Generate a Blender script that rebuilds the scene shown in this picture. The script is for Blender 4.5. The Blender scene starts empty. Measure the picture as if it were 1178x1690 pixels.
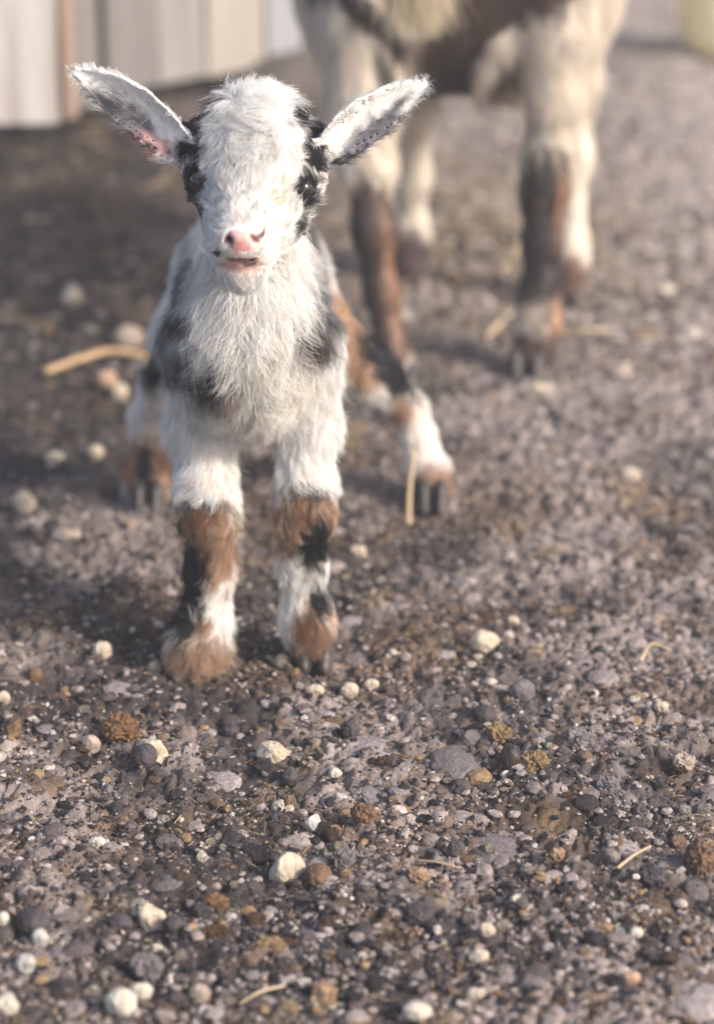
import bpy, bmesh, math, random
import numpy as np
from mathutils import Vector, Matrix
from mathutils.bvhtree import BVHTree

S = bpy.context.scene
COL = S.collection
rng = np.random.default_rng(11)
random.seed(11)

# ---------------------------------------------------------------- camera, light, exposure
CAM_H, PITCH, FPX, CU, CV = 0.696, math.radians(21.5), 3990.0, 589.0, 845.0
cam = bpy.data.cameras.new('camera')
cam_o = bpy.data.objects.new('camera', cam); COL.objects.link(cam_o)
cam_o.location = (0, 0, CAM_H); cam_o.rotation_euler = (math.pi / 2 - PITCH, 0, 0)
cam.sensor_fit = 'VERTICAL'; cam.sensor_height = 36.0; cam.lens = FPX / 1690 * 36
cam.clip_start = 0.05; cam.clip_end = 500
cam.dof.use_dof = True; cam.dof.focus_distance = 1.455; cam.dof.aperture_fstop = 4.0
S.camera = cam_o

SUN_DIR = Vector((0.72, -0.44, 0.54)).normalized()      # towards the sun
world = bpy.data.worlds.new('World'); S.world = world; world.use_nodes = True
nt = world.node_tree; nt.nodes.clear()
sky = nt.nodes.new('ShaderNodeTexSky'); sky.sky_type = 'NISHITA'; sky.sun_disc = False
sky.sun_elevation = math.asin(SUN_DIR.z); sky.sun_rotation = math.atan2(SUN_DIR.x, SUN_DIR.y)
sky.air_density = 1.0; sky.dust_density = 3.0; sky.ozone_density = 1.0
bg = nt.nodes.new('ShaderNodeBackground'); bg.inputs['Strength'].default_value = 0.13
wo = nt.nodes.new('ShaderNodeOutputWorld')
nt.links.new(sky.outputs[0], bg.inputs[0]); nt.links.new(bg.outputs[0], wo.inputs[0])
sun = bpy.data.lights.new('sun', 'SUN'); sun.energy = 3.3; sun.angle = math.radians(8); sun.color = (1, 0.91, 0.79)
sun_o = bpy.data.objects.new('sun', sun); COL.objects.link(sun_o)
sun_o.rotation_euler = SUN_DIR.to_track_quat('Z', 'Y').to_euler(); sun_o.location = (3, 0, 3)
S.view_settings.view_transform = 'Standard'; S.view_settings.look = 'None'
S.view_settings.gamma = 1; S.view_settings.use_curve_mapping = False
S.view_settings.exposure = 0.93
S.render.engine = 'CYCLES'
S.cycles.use_denoising = True
S.cycles.denoising_prefilter = 'ACCURATE'; S.cycles.max_bounces = 8; S.cycles.diffuse_bounces = 4; S.cycles.volume_bounces = 1; S.cycles.transparent_max_bounces = 8

# ---------------------------------------------------------------- helpers
cP, sP = math.cos(PITCH), math.sin(PITCH)
def P(u, v, Y):
    """the point of the place seen at (u, v) of the photograph and standing Y metres ahead"""
    x, q = (u - CU) / FPX, -(v - CV) / FPX
    d = np.array([x, cP + q * sP, -sP + q * cP])
    return np.array([0, 0, CAM_H]) + d * (Y / d[1])
def depth_of(p):
    return p[..., 1] * cP - (p[..., 2] - CAM_H) * sP
def project(p):
    d = depth_of(p)
    up = p[..., 1] * sP + (p[..., 2] - CAM_H) * cP
    return CU + FPX * p[..., 0] / d, CV - FPX * up / d
def ground_Y(v, z=0.0):
    return (CAM_H - z) / math.tan(PITCH + math.atan((v - CV) / FPX))
def mpp(p):
    return float(depth_of(np.asarray(p))) / FPX
def lerp(a, b, t): return a + (b - a) * t
def sstep(a, b, x):
    t = np.clip((x - a) / (b - a), 0, 1); return t * t * (3 - 2 * t)

def _hash(i, j, k, seed):
    h = (i.astype(np.int64) * 374761393 + j.astype(np.int64) * 668265263 + k.astype(np.int64) * 2147483647 + seed * 974711) & 0xFFFFFFFF
    h = ((h ^ (h >> 13)) * 1274126177) & 0xFFFFFFFF
    h = ((h ^ (h >> 16)) * 2246822519) & 0xFFFFFFFF
    return ((h ^ (h >> 15)) & 0xFFFFFF) / float(0xFFFFFF)
def noise3(p, f, seed=0):
    q = p * f; i = np.floor(q).astype(np.int64); w = q - i; w = w * w * (3 - 2 * w)
    r = 0
    for a in (0, 1):
        for b in (0, 1):
            for c in (0, 1):
                wt = (w[:, 0] if a else 1 - w[:, 0]) * (w[:, 1] if b else 1 - w[:, 1]) * (w[:, 2] if c else 1 - w[:, 2])
                r = r + wt * _hash(i[:, 0] + a, i[:, 1] + b, i[:, 2] + c, seed)
    return r * 2 - 1
def noise2(x, y, f, seed=0):
    an = .5 + seed * 1.7; ca, sa = math.cos(an), math.sin(an); qx, qy = (x * ca - y * sa) * f, (x * sa + y * ca) * f
    i, j = np.floor(qx).astype(np.int64), np.floor(qy).astype(np.int64)
    a, b = qx - i, qy - j; a = a * a * (3 - 2 * a); b = b * b * (3 - 2 * b)
    z = np.zeros_like(i)
    return ((1 - a) * (1 - b) * _hash(i, j, z, seed) + a * (1 - b) * _hash(i + 1, j, z, seed)
            + (1 - a) * b * _hash(i, j + 1, z, seed) + a * b * _hash(i + 1, j + 1, z, seed)) * 2 - 1
def worley2(x, y, f, seed=0):
    """nearest cell distance, second distance, cell id"""
    qx, qy = x * f, y * f
    i, j = np.floor(qx).astype(np.int64), np.floor(qy).astype(np.int64)
    d1 = np.full(x.shape, 9.0); d2 = np.full(x.shape, 9.0); cid = np.zeros(x.shape)
    for a in (-1, 0, 1):
        for b in (-1, 0, 1):
            z = np.zeros_like(i)
            cx = i + a + _hash(i + a, j + b, z, seed); cy = j + b + _hash(i + a, j + b, z, seed + 7)
            d = np.hypot(qx - cx, qy - cy); h = _hash(i + a, j + b, z, seed + 13)
            new = d < d1
            d2 = np.where(new, d1, np.minimum(d2, d)); cid = np.where(new, h, cid); d1 = np.where(new, d, d1)
    return d1, d2, cid

def link(name, data, parent=None):
    o = bpy.data.objects.new(name, data); COL.objects.link(o)
    if parent is not None: o.parent = parent
    return o
def tag(o, label=None, cat=None, group=None, kind=None):
    if label: o['label'] = label
    if cat: o['category'] = cat
    if group: o['group'] = group
    if kind: o['kind'] = kind
    return o
def empty(name, loc=(0, 0, 0)):
    o = bpy.data.objects.new(name, None); o.location = loc; o.empty_display_size = 0.05; COL.objects.link(o); return o

def mesh_np(name, verts, faces, mat=None, smooth=True, cols=None):
    """verts (n,3), faces (m,k) arrays -> mesh"""
    me = bpy.data.meshes.new(name)
    verts = np.asarray(verts, np.float32); faces = np.asarray(faces, np.int32); k = faces.shape[1]
    me.vertices.add(len(verts)); me.vertices.foreach_set('co', verts.ravel())
    me.loops.add(faces.size); me.loops.foreach_set('vertex_index', faces.ravel())
    me.polygons.add(len(faces))
    me.polygons.foreach_set('loop_start', np.arange(0, faces.size, k, dtype=np.int32))
    me.polygons.foreach_set('use_smooth', np.full(len(faces), smooth))
    me.update(calc_edges=True)
    if cols is not None: set_cols(me, cols)
    if mat: me.materials.append(mat)
    return me
def set_cols(me, cols):
    a = me.attributes.new('Col', 'FLOAT_COLOR', 'POINT')
    c = np.ones((len(cols), 4), np.float32); c[:, :3] = cols
    a.data.foreach_set('color', c.ravel())

# ---------------------------------------------------------------- materials
def material(name):
    m = bpy.data.materials.new(name); m.use_nodes = True
    n = m.node_tree.nodes; return m, m.node_tree, n['Principled BSDF']
def mat_attr(name, rough=0.8, noise=None, bump=None, spec=0.3, sss=0):
    m, t, b = material(name)
    at = t.nodes.new('ShaderNodeAttribute'); at.attribute_name = 'Col'
    out = at.outputs['Color']
    b.inputs['Roughness'].default_value = rough; b.inputs['Specular IOR Level'].default_value = spec
    tc = t.nodes.new('ShaderNodeTexCoord')
    if noise:
        for sc, lo, hi in noise:
            nz = t.nodes.new('ShaderNodeTexNoise'); nz.inputs['Scale'].default_value = sc; nz.inputs['Detail'].default_value = 6
            t.links.new(tc.outputs['Object'], nz.inputs['Vector'])
            mr = t.nodes.new('ShaderNodeMapRange'); mr.inputs[1].default_value = .3; mr.inputs[2].default_value = .7
            mr.inputs[3].default_value = lo; mr.inputs[4].default_value = hi
            t.links.new(nz.outputs[0], mr.inputs[0])
            mx = t.nodes.new('ShaderNodeVectorMath'); mx.operation = 'SCALE'
            t.links.new(out, mx.inputs[0]); t.links.new(mr.outputs[0], mx.inputs['Scale']); out = mx.outputs[0]
    t.links.new(out, b.inputs['Base Color'])
    if bump:
        nz = t.nodes.new('ShaderNodeTexNoise'); nz.inputs['Scale'].default_value = bump[0]; nz.inputs['Detail'].default_value = 8
        nz.inputs['Roughness'].default_value = .65
        t.links.new(tc.outputs['Object'], nz.inputs['Vector'])
        bp = t.nodes.new('ShaderNodeBump'); bp.inputs['Strength'].default_value = bump[1]; bp.inputs['Distance'].default_value = bump[2]
        t.links.new(nz.outputs[0], bp.inputs['Height']); t.links.new(bp.outputs[0], b.inputs['Normal'])
    if sss:
        b.inputs['Subsurface Weight'].default_value = sss; b.inputs['Subsurface Radius'].default_value = (.004, .002, .001)
    return m
def mat_plain(name, col, rough=.6, spec=.4, noise=None, bump=None):
    m, t, b = material(name)
    b.inputs['Roughness'].default_value = rough; b.inputs['Specular IOR Level'].default_value = spec
    b.inputs['Base Color'].default_value = (*col, 1)
    tc = t.nodes.new('ShaderNodeTexCoord')
    if noise:
        sc, c2, lo, hi = noise
        nz = t.nodes.new('ShaderNodeTexNoise'); nz.inputs['Scale'].default_value = sc; nz.inputs['Detail'].default_value = 7
        t.links.new(tc.outputs['Object'], nz.inputs['Vector'])
        cr = t.nodes.new('ShaderNodeValToRGB'); cr.color_ramp.elements[0].position = lo; cr.color_ramp.elements[1].position = hi
        cr.color_ramp.elements[0].color = (*col, 1); cr.color_ramp.elements[1].color = (*c2, 1)
        t.links.new(nz.outputs[0], cr.inputs[0]); t.links.new(cr.outputs[0], b.inputs['Base Color'])
    if bump:
        nz = t.nodes.new('ShaderNodeTexNoise'); nz.inputs['Scale'].default_value = bump[0]; nz.inputs['Detail'].default_value = 8
        t.links.new(tc.outputs['Object'], nz.inputs['Vector'])
        bp = t.nodes.new('ShaderNodeBump'); bp.inputs['Strength'].default_value = bump[1]; bp.inputs['Distance'].default_value = bump[2]
        t.links.new(nz.outputs[0], bp.inputs['Height']); t.links.new(bp.outputs[0], b.inputs['Normal'])
    return m
def mat_fur(name):
    m = bpy.data.materials.new(name); m.use_nodes = True; t = m.node_tree; t.nodes.clear()
    at = t.nodes.new('ShaderNodeAttribute'); at.attribute_name = 'Col'
    b = t.nodes.new('ShaderNodeBsdfPrincipled'); b.inputs['Roughness'].default_value = .55; b.inputs['Specular IOR Level'].default_value = .25
    tr = t.nodes.new('ShaderNodeBsdfTranslucent'); mx = t.nodes.new('ShaderNodeMixShader'); mx.inputs[0].default_value = .40
    o = t.nodes.new('ShaderNodeOutputMaterial')
    t.links.new(at.outputs['Color'], b.inputs['Base Color']); t.links.new(at.outputs['Color'], tr.inputs['Color'])
    t.links.new(b.outputs[0], mx.inputs[1]); t.links.new(tr.outputs[0], mx.inputs[2]); t.links.new(mx.outputs[0], o.inputs[0])
    return m
M_SKIN = mat_attr('goat_skin', .55, spec=.35, noise=[(700, .86, 1.1)], bump=(1500, .5, .0006))
M_FUR = mat_fur('goat_fur')
M_EYE = mat_plain('eye_dark', (.012, .009, .008), .08, .6)
M_HOOF = mat_plain('hoof_horn', (.035, .031, .031), .45, .4, noise=(60, (.085, .072, .065), .4, .7), bump=(150, .3, .001))

# ---------------------------------------------------------------- signed distance bodies -> one mesh
class Body:
    def __init__(s): s.prims = []
    def cap(s, tg, pts, k=.010):
        """tapered limb through (u, v, Y, radius in photo px)"""
        q = [(P(u, v, Y), r * mpp(P(u, v, Y))) for u, v, Y, r in pts]
        s.capm(tg, q, k)
    def capm(s, tg, q, k=.010):
        for (a, ra), (b, rb) in zip(q[:-1], q[1:]): s.prims.append(('cap', tg, np.asarray(a), np.asarray(b), ra, rb, k))
    def ell(s, tg, u, v, Y, rx, ry, rz, k=.010, rot=None, op='add'):
        c = P(u, v, Y); m = mpp(c); s.prims.append(('ell' if op == 'add' else 'sub', tg, c, np.array([rx * m, ry, rz * m]), rot, k))
    def ellm(s, tg, c, r, k=.010, rot=None, op='add'):
        s.prims.append(('ell' if op == 'add' else 'sub', tg, np.asarray(c, float), np.asarray(r, float), rot, k))
    def ear(s, tg, base, tip, nrm, prof, cup, th, k=.006):
        s.prims.append(('ear', tg, base, tip, nrm, prof, cup, th, k))
    def bound(s, pr):
        if pr[0] == 'cap': r = max(pr[4], pr[5]); return np.minimum(pr[2], pr[3]) - r, np.maximum(pr[2], pr[3]) + r
        if pr[0] in ('ell', 'sub'): r = pr[3].max() if pr[4] is not None else pr[3]; return pr[2] - r, pr[2] + r
        r = .024; return np.minimum(pr[2], pr[3]) - r, np.maximum(pr[2], pr[3]) + r
    def dist(s, pr, X):
        if pr[0] == 'cap':
            _, _, a, b, ra, rb, _ = pr; ab = b - a
            t = np.clip(((X - a) @ ab) / (ab @ ab), 0, 1)
            return np.linalg.norm(X - a - t[..., None] * ab, axis=-1) - (ra + (rb - ra) * t)
        if pr[0] in ('ell', 'sub'):
            q = X - pr[2]
            if pr[4] is not None: q = q @ pr[4]
            k0 = np.linalg.norm(q / pr[3], axis=-1); k1 = np.linalg.norm(q / pr[3] ** 2, axis=-1)
            return np.where(k1 > 1e-9, k0 * (k0 - 1) / np.maximum(k1, 1e-9), -pr[3].min())
        _, _, base, tip, nrm, prof, cup, th, _ = pr
        ax = tip - base; L = np.linalg.norm(ax); ax = ax / L
        n = nrm - (nrm @ ax) * ax; n /= np.linalg.norm(n); w = np.cross(n, ax)
        q = X - base; sL = (q @ ax) / L; qw = q @ w; qn = q @ n
        lo = np.interp(sL, prof[0], prof[1]); hi = np.interp(sL, prof[0], prof[2])
        mid, half = (hi + lo) / 2, (hi - lo) / 2
        x = (qw - mid) / np.maximum(half, .002)
        sheet = qn - cup * np.minimum(x * x, 1.5) * np.clip(1 - sL, .15, 1)
        de = np.maximum(np.abs(qw - mid) - half, np.maximum(-sL, sL - 1) * L)
        return np.where(de > 0, np.hypot(np.maximum(de, 0), np.maximum(np.abs(sheet), 0)) - th, np.abs(sheet) - th) * .8
    def build(s, res, pad=.006):
        lo = np.min([s.bound(p)[0] for p in s.prims], 0) - pad * 2; hi = np.max([s.bound(p)[1] for p in s.prims], 0) + pad * 2
        n = np.ceil((hi - lo) / res).astype(int) + 1
        F = np.full(tuple(n), .03, np.float32)
        for pr in s.prims:
            k = pr[-1]; a, b = s.bound(pr); mrg = k + res * 3 + .004
            i0 = np.maximum(((a - mrg - lo) / res).astype(int), 0); i1 = np.minimum(((b + mrg - lo) / res).astype(int) + 2, n)
            ax = [lo[d] + res * np.arange(i0[d], i1[d]) for d in range(3)]
            X = np.stack(np.meshgrid(*ax, indexing='ij'), -1)
            d = s.dist(pr, X).astype(np.float32); sl = tuple(slice(i0[q], i1[q]) for q in range(3)); f = F[sl]
            if pr[0] == 'sub':
                h = np.maximum(k - np.abs(f + d), 0) / k; F[sl] = np.maximum(f, -d) + h * h * k * .25
            else:
                h = np.maximum(k - np.abs(f - d), 0) / k; F[sl] = np.minimum(f, d) - h * h * k * .25
        # surface nets
        ins = F < 0
        c = [ins[a:n[0] - 1 + a, b:n[1] - 1 + b, e:n[2] - 1 + e] for a in (0, 1) for b in (0, 1) for e in (0, 1)]
        cnt = sum(x.astype(np.int8) for x in c); act = (cnt > 0) & (cnt < 8)
        I = np.argwhere(act); idx = np.full(act.shape, -1, np.int64); idx[act] = np.arange(len(I))
        corners = [(a, b, e) for a in (0, 1) for b in (0, 1) for e in (0, 1)]
        vals = np.stack([F[I[:, 0] + a, I[:, 1] + b, I[:, 2] + e] for a, b, e in corners], 1)
        acc = np.zeros((len(I), 3)); num = np.zeros(len(I))
        for x in range(8):
            for y in range(x + 1, 8):
                if sum(abs(p - q) for p, q in zip(corners[x], corners[y])) != 1: continue
                fa, fb = vals[:, x], vals[:, y]; cr = (fa < 0) != (fb < 0)
                t = np.where(cr, fa / np.where(cr, fa - fb, 1), 0)
                pt = np.array(corners[x]) + t[:, None] * (np.array(corners[y]) - np.array(corners[x]))
                acc += np.where(cr[:, None], pt, 0); num += cr
        V = lo + res * (I + acc / num[:, None])
        faces = []
        for d in range(3):
            e1, e2 = (d + 1) % 3, (d + 2) % 3
            sa = [slice(None)] * 3; sb = [slice(None)] * 3; sa[d] = slice(0, n[d] - 1); sb[d] = slice(1, n[d])
            A, B = ins[tuple(sa)], ins[tuple(sb)]; ed = np.argwhere(A != B)
            ok = (ed[:, e1] > 0) & (ed[:, e2] > 0) & (ed[:, e1] < n[e1] - 1) & (ed[:, e2] < n[e2] - 1); ed = ed[ok]
            flip = A[ed[:, 0], ed[:, 1], ed[:, 2]]
            def g(o1, o2):
                q = ed.copy(); q[:, e1] += o1; q[:, e2] += o2; return idx[q[:, 0], q[:, 1], q[:, 2]]
            q = np.stack([g(-1, -1), g(0, -1), g(0, 0), g(-1, 0)], 1)
            q = np.where(flip[:, None], q, q[:, ::-1]); faces.append(q)
        return V, np.concatenate(faces)
    def tags(s, V):
        best = np.full(len(V), 9.0); out = np.zeros(len(V), int); names = sorted({p[1] for p in s.prims})
        for pr in s.prims:
            if pr[0] == 'sub': continue
            d = s.dist(pr, V); m = d < best; best[m] = d[m]; out[m] = names.index(pr[1])
        return out, names

def vert_normals(V, Q):
    nq = np.cross(V[Q[:, 2]] - V[Q[:, 0]], V[Q[:, 3]] - V[Q[:, 1]]); N = np.zeros_like(V)
    for i in range(4): np.add.at(N, Q[:, i], nq)
    return N / np.maximum(np.linalg.norm(N, axis=1, keepdims=True), 1e-12)
def unit(a): return a / np.maximum(np.linalg.norm(a, axis=-1, keepdims=True), 1e-9)

def paint(V, T, names, base, blobs, ragged=.35, seed=3):
    """coat colour at points V: pigment patches (tag, u, v, ru, rv, angle, colour, softness)"""
    u, v = project(V); C = base.copy()
    n1 = noise3(V, 160, seed) * .6 + noise3(V, 420, seed + 1) * .4
    for tg, bu, bv, ru, rv, an, col, soft in blobs:
        m = np.isin(T, [names.index(x) for x in tg.split(',') if x in names])
        a = math.radians(an); du, dv = u - bu, v - bv
        x = (du * math.cos(a) + dv * math.sin(a)) / ru; y = (-du * math.sin(a) + dv * math.cos(a)) / rv
        w = np.where(m, 1 - sstep(1 - soft, 1 + soft * .3, np.hypot(x, y) + n1 * ragged), 0)[:, None]
        C = C * (1 - w) + np.array(col) * w
    return C

def strands(name, parent, roots, nrm, flow, length, lift, cols, rad, K=6, clump=.6, cell=.005, curl=.12, seed=1, grav=.0, taper=.25, tone=.15):
    """explicit hair strands: one Curves object"""
    r = np.random.default_rng(seed); N = len(roots)
    flow = unit(flow - (flow * nrm).sum(1, keepdims=True) * nrm + 1e-6)
    L = (length * r.uniform(.65, 1.15, N))[:, None]
    lf = (lift * r.uniform(.6, 1.35, N))[:, None]
    side = np.cross(nrm, flow); ph = r.uniform(0, 6.28, N)[:, None]
    curl = np.broadcast_to(curl, (N,))[:, None]; wob = r.normal(0, 1, (N, 1)) * curl; wob2 = r.normal(0, .7, (N, 1)) * curl
    t = np.linspace(0, 1, K)[None, :, None]
    d = nrm[:, None] * (lf[:, None] * (t - .45 * t * t)) + flow[:, None] * (t * (.55 + .45 * t)) \
        + side[:, None] * (wob[:, None] * t * t * 1.6 + curl[:, None] * .5 * np.sin(ph[:, None] + t * 5) * t) + nrm[:, None] * (wob2[:, None] * t * t)
    d = d / np.sqrt(.55 + lf[:, None] ** 2)
    d[:, :, 2] -= (grav * t[:, :, 0] ** 2)
    pts = roots[:, None] + d * L[:, None]
    if clump > 0:
        w = roots + np.stack([noise3(roots, 90, 21 + i) for i in range(3)], 1) * .004
        key = np.floor(w / cell).astype(np.int64) @ np.array([73856093, 19349663, 83492791])
        _, first, inv = np.unique(key, return_index=True, return_inverse=True)
        ctr = pts[first[inv]]; cw = clump * r.uniform(.5, 1, N)[:, None, None] * t ** 1.3
        cen_root = roots[first[inv]]; near = np.linalg.norm(cen_root - roots, axis=1) < cell * 2.2
        pts = np.where(near[:, None, None], pts + (ctr - pts) * cw, pts)
        cols = np.clip(cols * (1 + tone * r.uniform(-1, .9, int(inv.max()) + 1)[inv])[:, None], .008, .9)
    hc = bpy.data.hair_curves.new(name); hc.add_curves([K] * N)
    hc.attributes['position'].data.foreach_set('vector', pts.astype(np.float32).ravel()) if 'position' in hc.attributes else hc.position_data.foreach_set('vector', pts.astype(np.float32).ravel())
    ra = hc.attributes.get('radius') or hc.attributes.new('radius', 'FLOAT', 'POINT')
    rr = rad * (1 - (1 - taper) * np.linspace(0, 1, K) ** 1.5)[None] * r.uniform(.7, 1.25, (N, 1))
    ra.data.foreach_set('value', rr.astype(np.float32).ravel())
    ca = hc.attributes.new('Col', 'FLOAT_COLOR', 'POINT'); c4 = np.ones((N, K, 4), np.float32); c4[:, :, :3] = cols[:, None]
    ca.data.foreach_set('color', c4.ravel())
    hc.materials.append(M_FUR)
    return link(name, hc, parent)

def sample(V, Q, dens, n, seed):
    """n random points on the quads, weighted by area x density"""
    r = np.random.default_rng(seed)
    T = np.concatenate([Q[:, [0, 1, 2]], Q[:, [0, 2, 3]]])
    ar = np.linalg.norm(np.cross(V[T[:, 1]] - V[T[:, 0]], V[T[:, 2]] - V[T[:, 0]]), axis=1) * dens[T].mean(1)
    ti = r.choice(len(T), n, p=ar / ar.sum()); a, b = r.random((2, n)); f = a + b > 1; a[f] = 1 - a[f]; b[f] = 1 - b[f]
    w = np.stack([1 - a - b, a, b], 1); return T[ti], w

# palettes (real coat colours)
WHT, CRM, GRY, BLK = (.82, .80, .775), (.72, .64, .55), (.12, .125, .14), (.013, .014, .018)
TAN, BRN, DBR, PNK, RED = (.43, .29, .20), (.19, .095, .055), (.055, .032, .026), (.60, .37, .35), (.57, .27, .255)

#KID_BEGIN
# ---------------------------------------------------------------- the kid
def build_kid():
    root = empty('baby_goat', tuple(P(412, 1000, 1.55) * np.array([1, 1, 0])))
    tag(root, 'small fluffy white baby goat with black patches and brown lower legs facing the camera', 'goat')
    B = Body()
    # trunk
    B.ell('torso', 414, 560, 1.505, 103, .062, 118, .02)
    B.ell('torso', 414, 505, 1.60, 112, .085, 138, .03)
    B.ell('torso', 420, 450, 1.71, 104, .075, 130, .03)
    B.cap('torso', [(415, 620, 1.485, 70), (412, 520, 1.47, 74), (420, 400, 1.465, 66)], .03)     # brisket and neck
    B.cap('torso', [(430, 330, 1.79, 22), (436, 270, 1.82, 18), (440, 235, 1.83, 14)], .015)      # tail
    # head
    B.ell('head', 421, 244, 1.432, 101, .046, 93, .012)
    B.cap('head', [(418, 288, 1.405, 82), (404, 385, 1.362, 54)], .018)
    B.cap('head', [(421, 338, 1.43, 85), (401, 430, 1.374, 45)], .018)
    B.cap('head', [(404, 372, 1.357, 42), (398, 397, 1.347, 35)], .010)
    B.ell('head', 399, 440, 1.360, 34, .013, 24, .006)
    B.ell('head', 332, 296, 1.415, 26, .012, 30, .010); B.ell('head', 504, 302, 1.418, 26, .012, 30, .010)
    B.ell('head', 372, 415, 1.354, 22, .008, 17, .005); B.ell('head', 424, 415, 1.354, 22, .008, 17, .005)
    B.ell('head', 398, 386, 1.342, 32, .008, 15, .006)
    B.ell('head', 376, 398, 1.345, 12, .007, 14, .005); B.ell('head', 420, 398, 1.345, 12, .007, 14, .005)
    # nostrils, lip cleft, mouth line
    for sx in (-1, 1):
        a = math.radians(-32 * sx); R = np.array([[math.cos(a), 0, math.sin(a)], [0, 1, 0], [-math.sin(a), 0, math.cos(a)]])
        B.ell('head', 398 + sx * 22, 398, 1.3365, 4.5, .005, 12, .002, rot=R, op='sub')
    B.ell('head', 382, 428, 1.345, 22, .0042, 1.4, .002, op='sub', rot=np.array([[math.cos(.25), 0, math.sin(.25)], [0, 1, 0], [-math.sin(.25), 0, math.cos(.25)]]))
    B.ell('head', 414, 428, 1.345, 22, .0042, 1.4, .002, op='sub', rot=np.array([[math.cos(-.25), 0, math.sin(-.25)], [0, 1, 0], [-math.sin(-.25), 0, math.cos(-.25)]]))
    # ears (w axis runs up the picture for the left one, down for the right one)
    m = mpp(P(420, 240, 1.43))
    eL, tL = P(300, 238, 1.427), P(124, 113, 1.425); eR, tR = P(543, 242, 1.427), P(700, 135, 1.425)
    B.ear('ear_left', eL, tL, np.array([-.15, -1, -.15]), ([0, .2, .45, .7, .9, 1], np.array([-32, -44, -49, -38, -18, -3]) * m, np.array([22, 26, 26, 20, 9, 3]) * m), .0105, .0018)
    B.ear('ear_right', eR, tR, np.array([.15, -1, -.15]), ([0, .2, .45, .7, .9, 1], np.array([-22, -26, -26, -20, -10, -3]) * m, np.array([32, 44, 46, 34, 17, 3]) * m), .0105, .0018)
    B.cap('head', [(335, 245, 1.43, 40), (300, 236, 1.432, 27)], .012); B.cap('head', [(505, 248, 1.43, 40), (545, 238, 1.432, 25)], .012)
    # legs
    B.cap('front_left', [(345, 560, 1.50, 66), (335, 700, 1.505, 43), (341, 800, 1.488, 37), (344, 848, 1.480, 39), (348, 940, 1.487, 32), (340, 1010, 1.488, 30), (328, 1058, 1.478, 35), (324, 1082, 1.470, 32)], .014)
    B.cap('front_right', [(488, 560, 1.50, 66), (503, 700, 1.507, 43), (504, 800, 1.492, 37), (503, 848, 1.485, 38), (498, 930, 1.492, 31), (504, 1010, 1.493, 31), (511, 1040, 1.488, 31), (514, 1056, 1.484, 27)], .014)
    B.cap('hind_right', [(462, 460, 1.72, 70), (530, 565, 1.70, 48), (612, 618, 1.735, 38), (672, 672, 1.80, 22), (690, 725, 1.80, 20), (708, 780, 1.793, 21), (715, 815, 1.785, 22)], .02)
    B.cap('hind_left', [(365, 460, 1.72, 72), (312, 560, 1.70, 48), (272, 640, 1.75, 32), (246, 690, 1.80, 24), (240, 760, 1.80, 23), (243, 800, 1.793, 26), (245, 822, 1.785, 25)], .02)
    V, Q = B.build(.002)
    T, names = B.tags(V)
    N = vert_normals(V, Q)
    u, v = project(V)
    base = np.tile(np.array(WHT), (len(V), 1))
    # chest is creamier than back and face
    tt = names.index('torso'); hd = names.index('head')
    w = np.where((T == tt), sstep(520, 620, v) * .7, 0)[:, None]; base = base * (1 - w) + np.array((.84, .78, .70)) * w
    flank = (T == tt) & (V[:, 1] > 1.58); fl = np.where(flank, sstep(.05, .25, noise3(V, 14, 5)), 0)[:, None]; base = base * (1 - fl) + np.array(BLK) * fl
    G2 = (.36, .36, .38)
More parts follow.
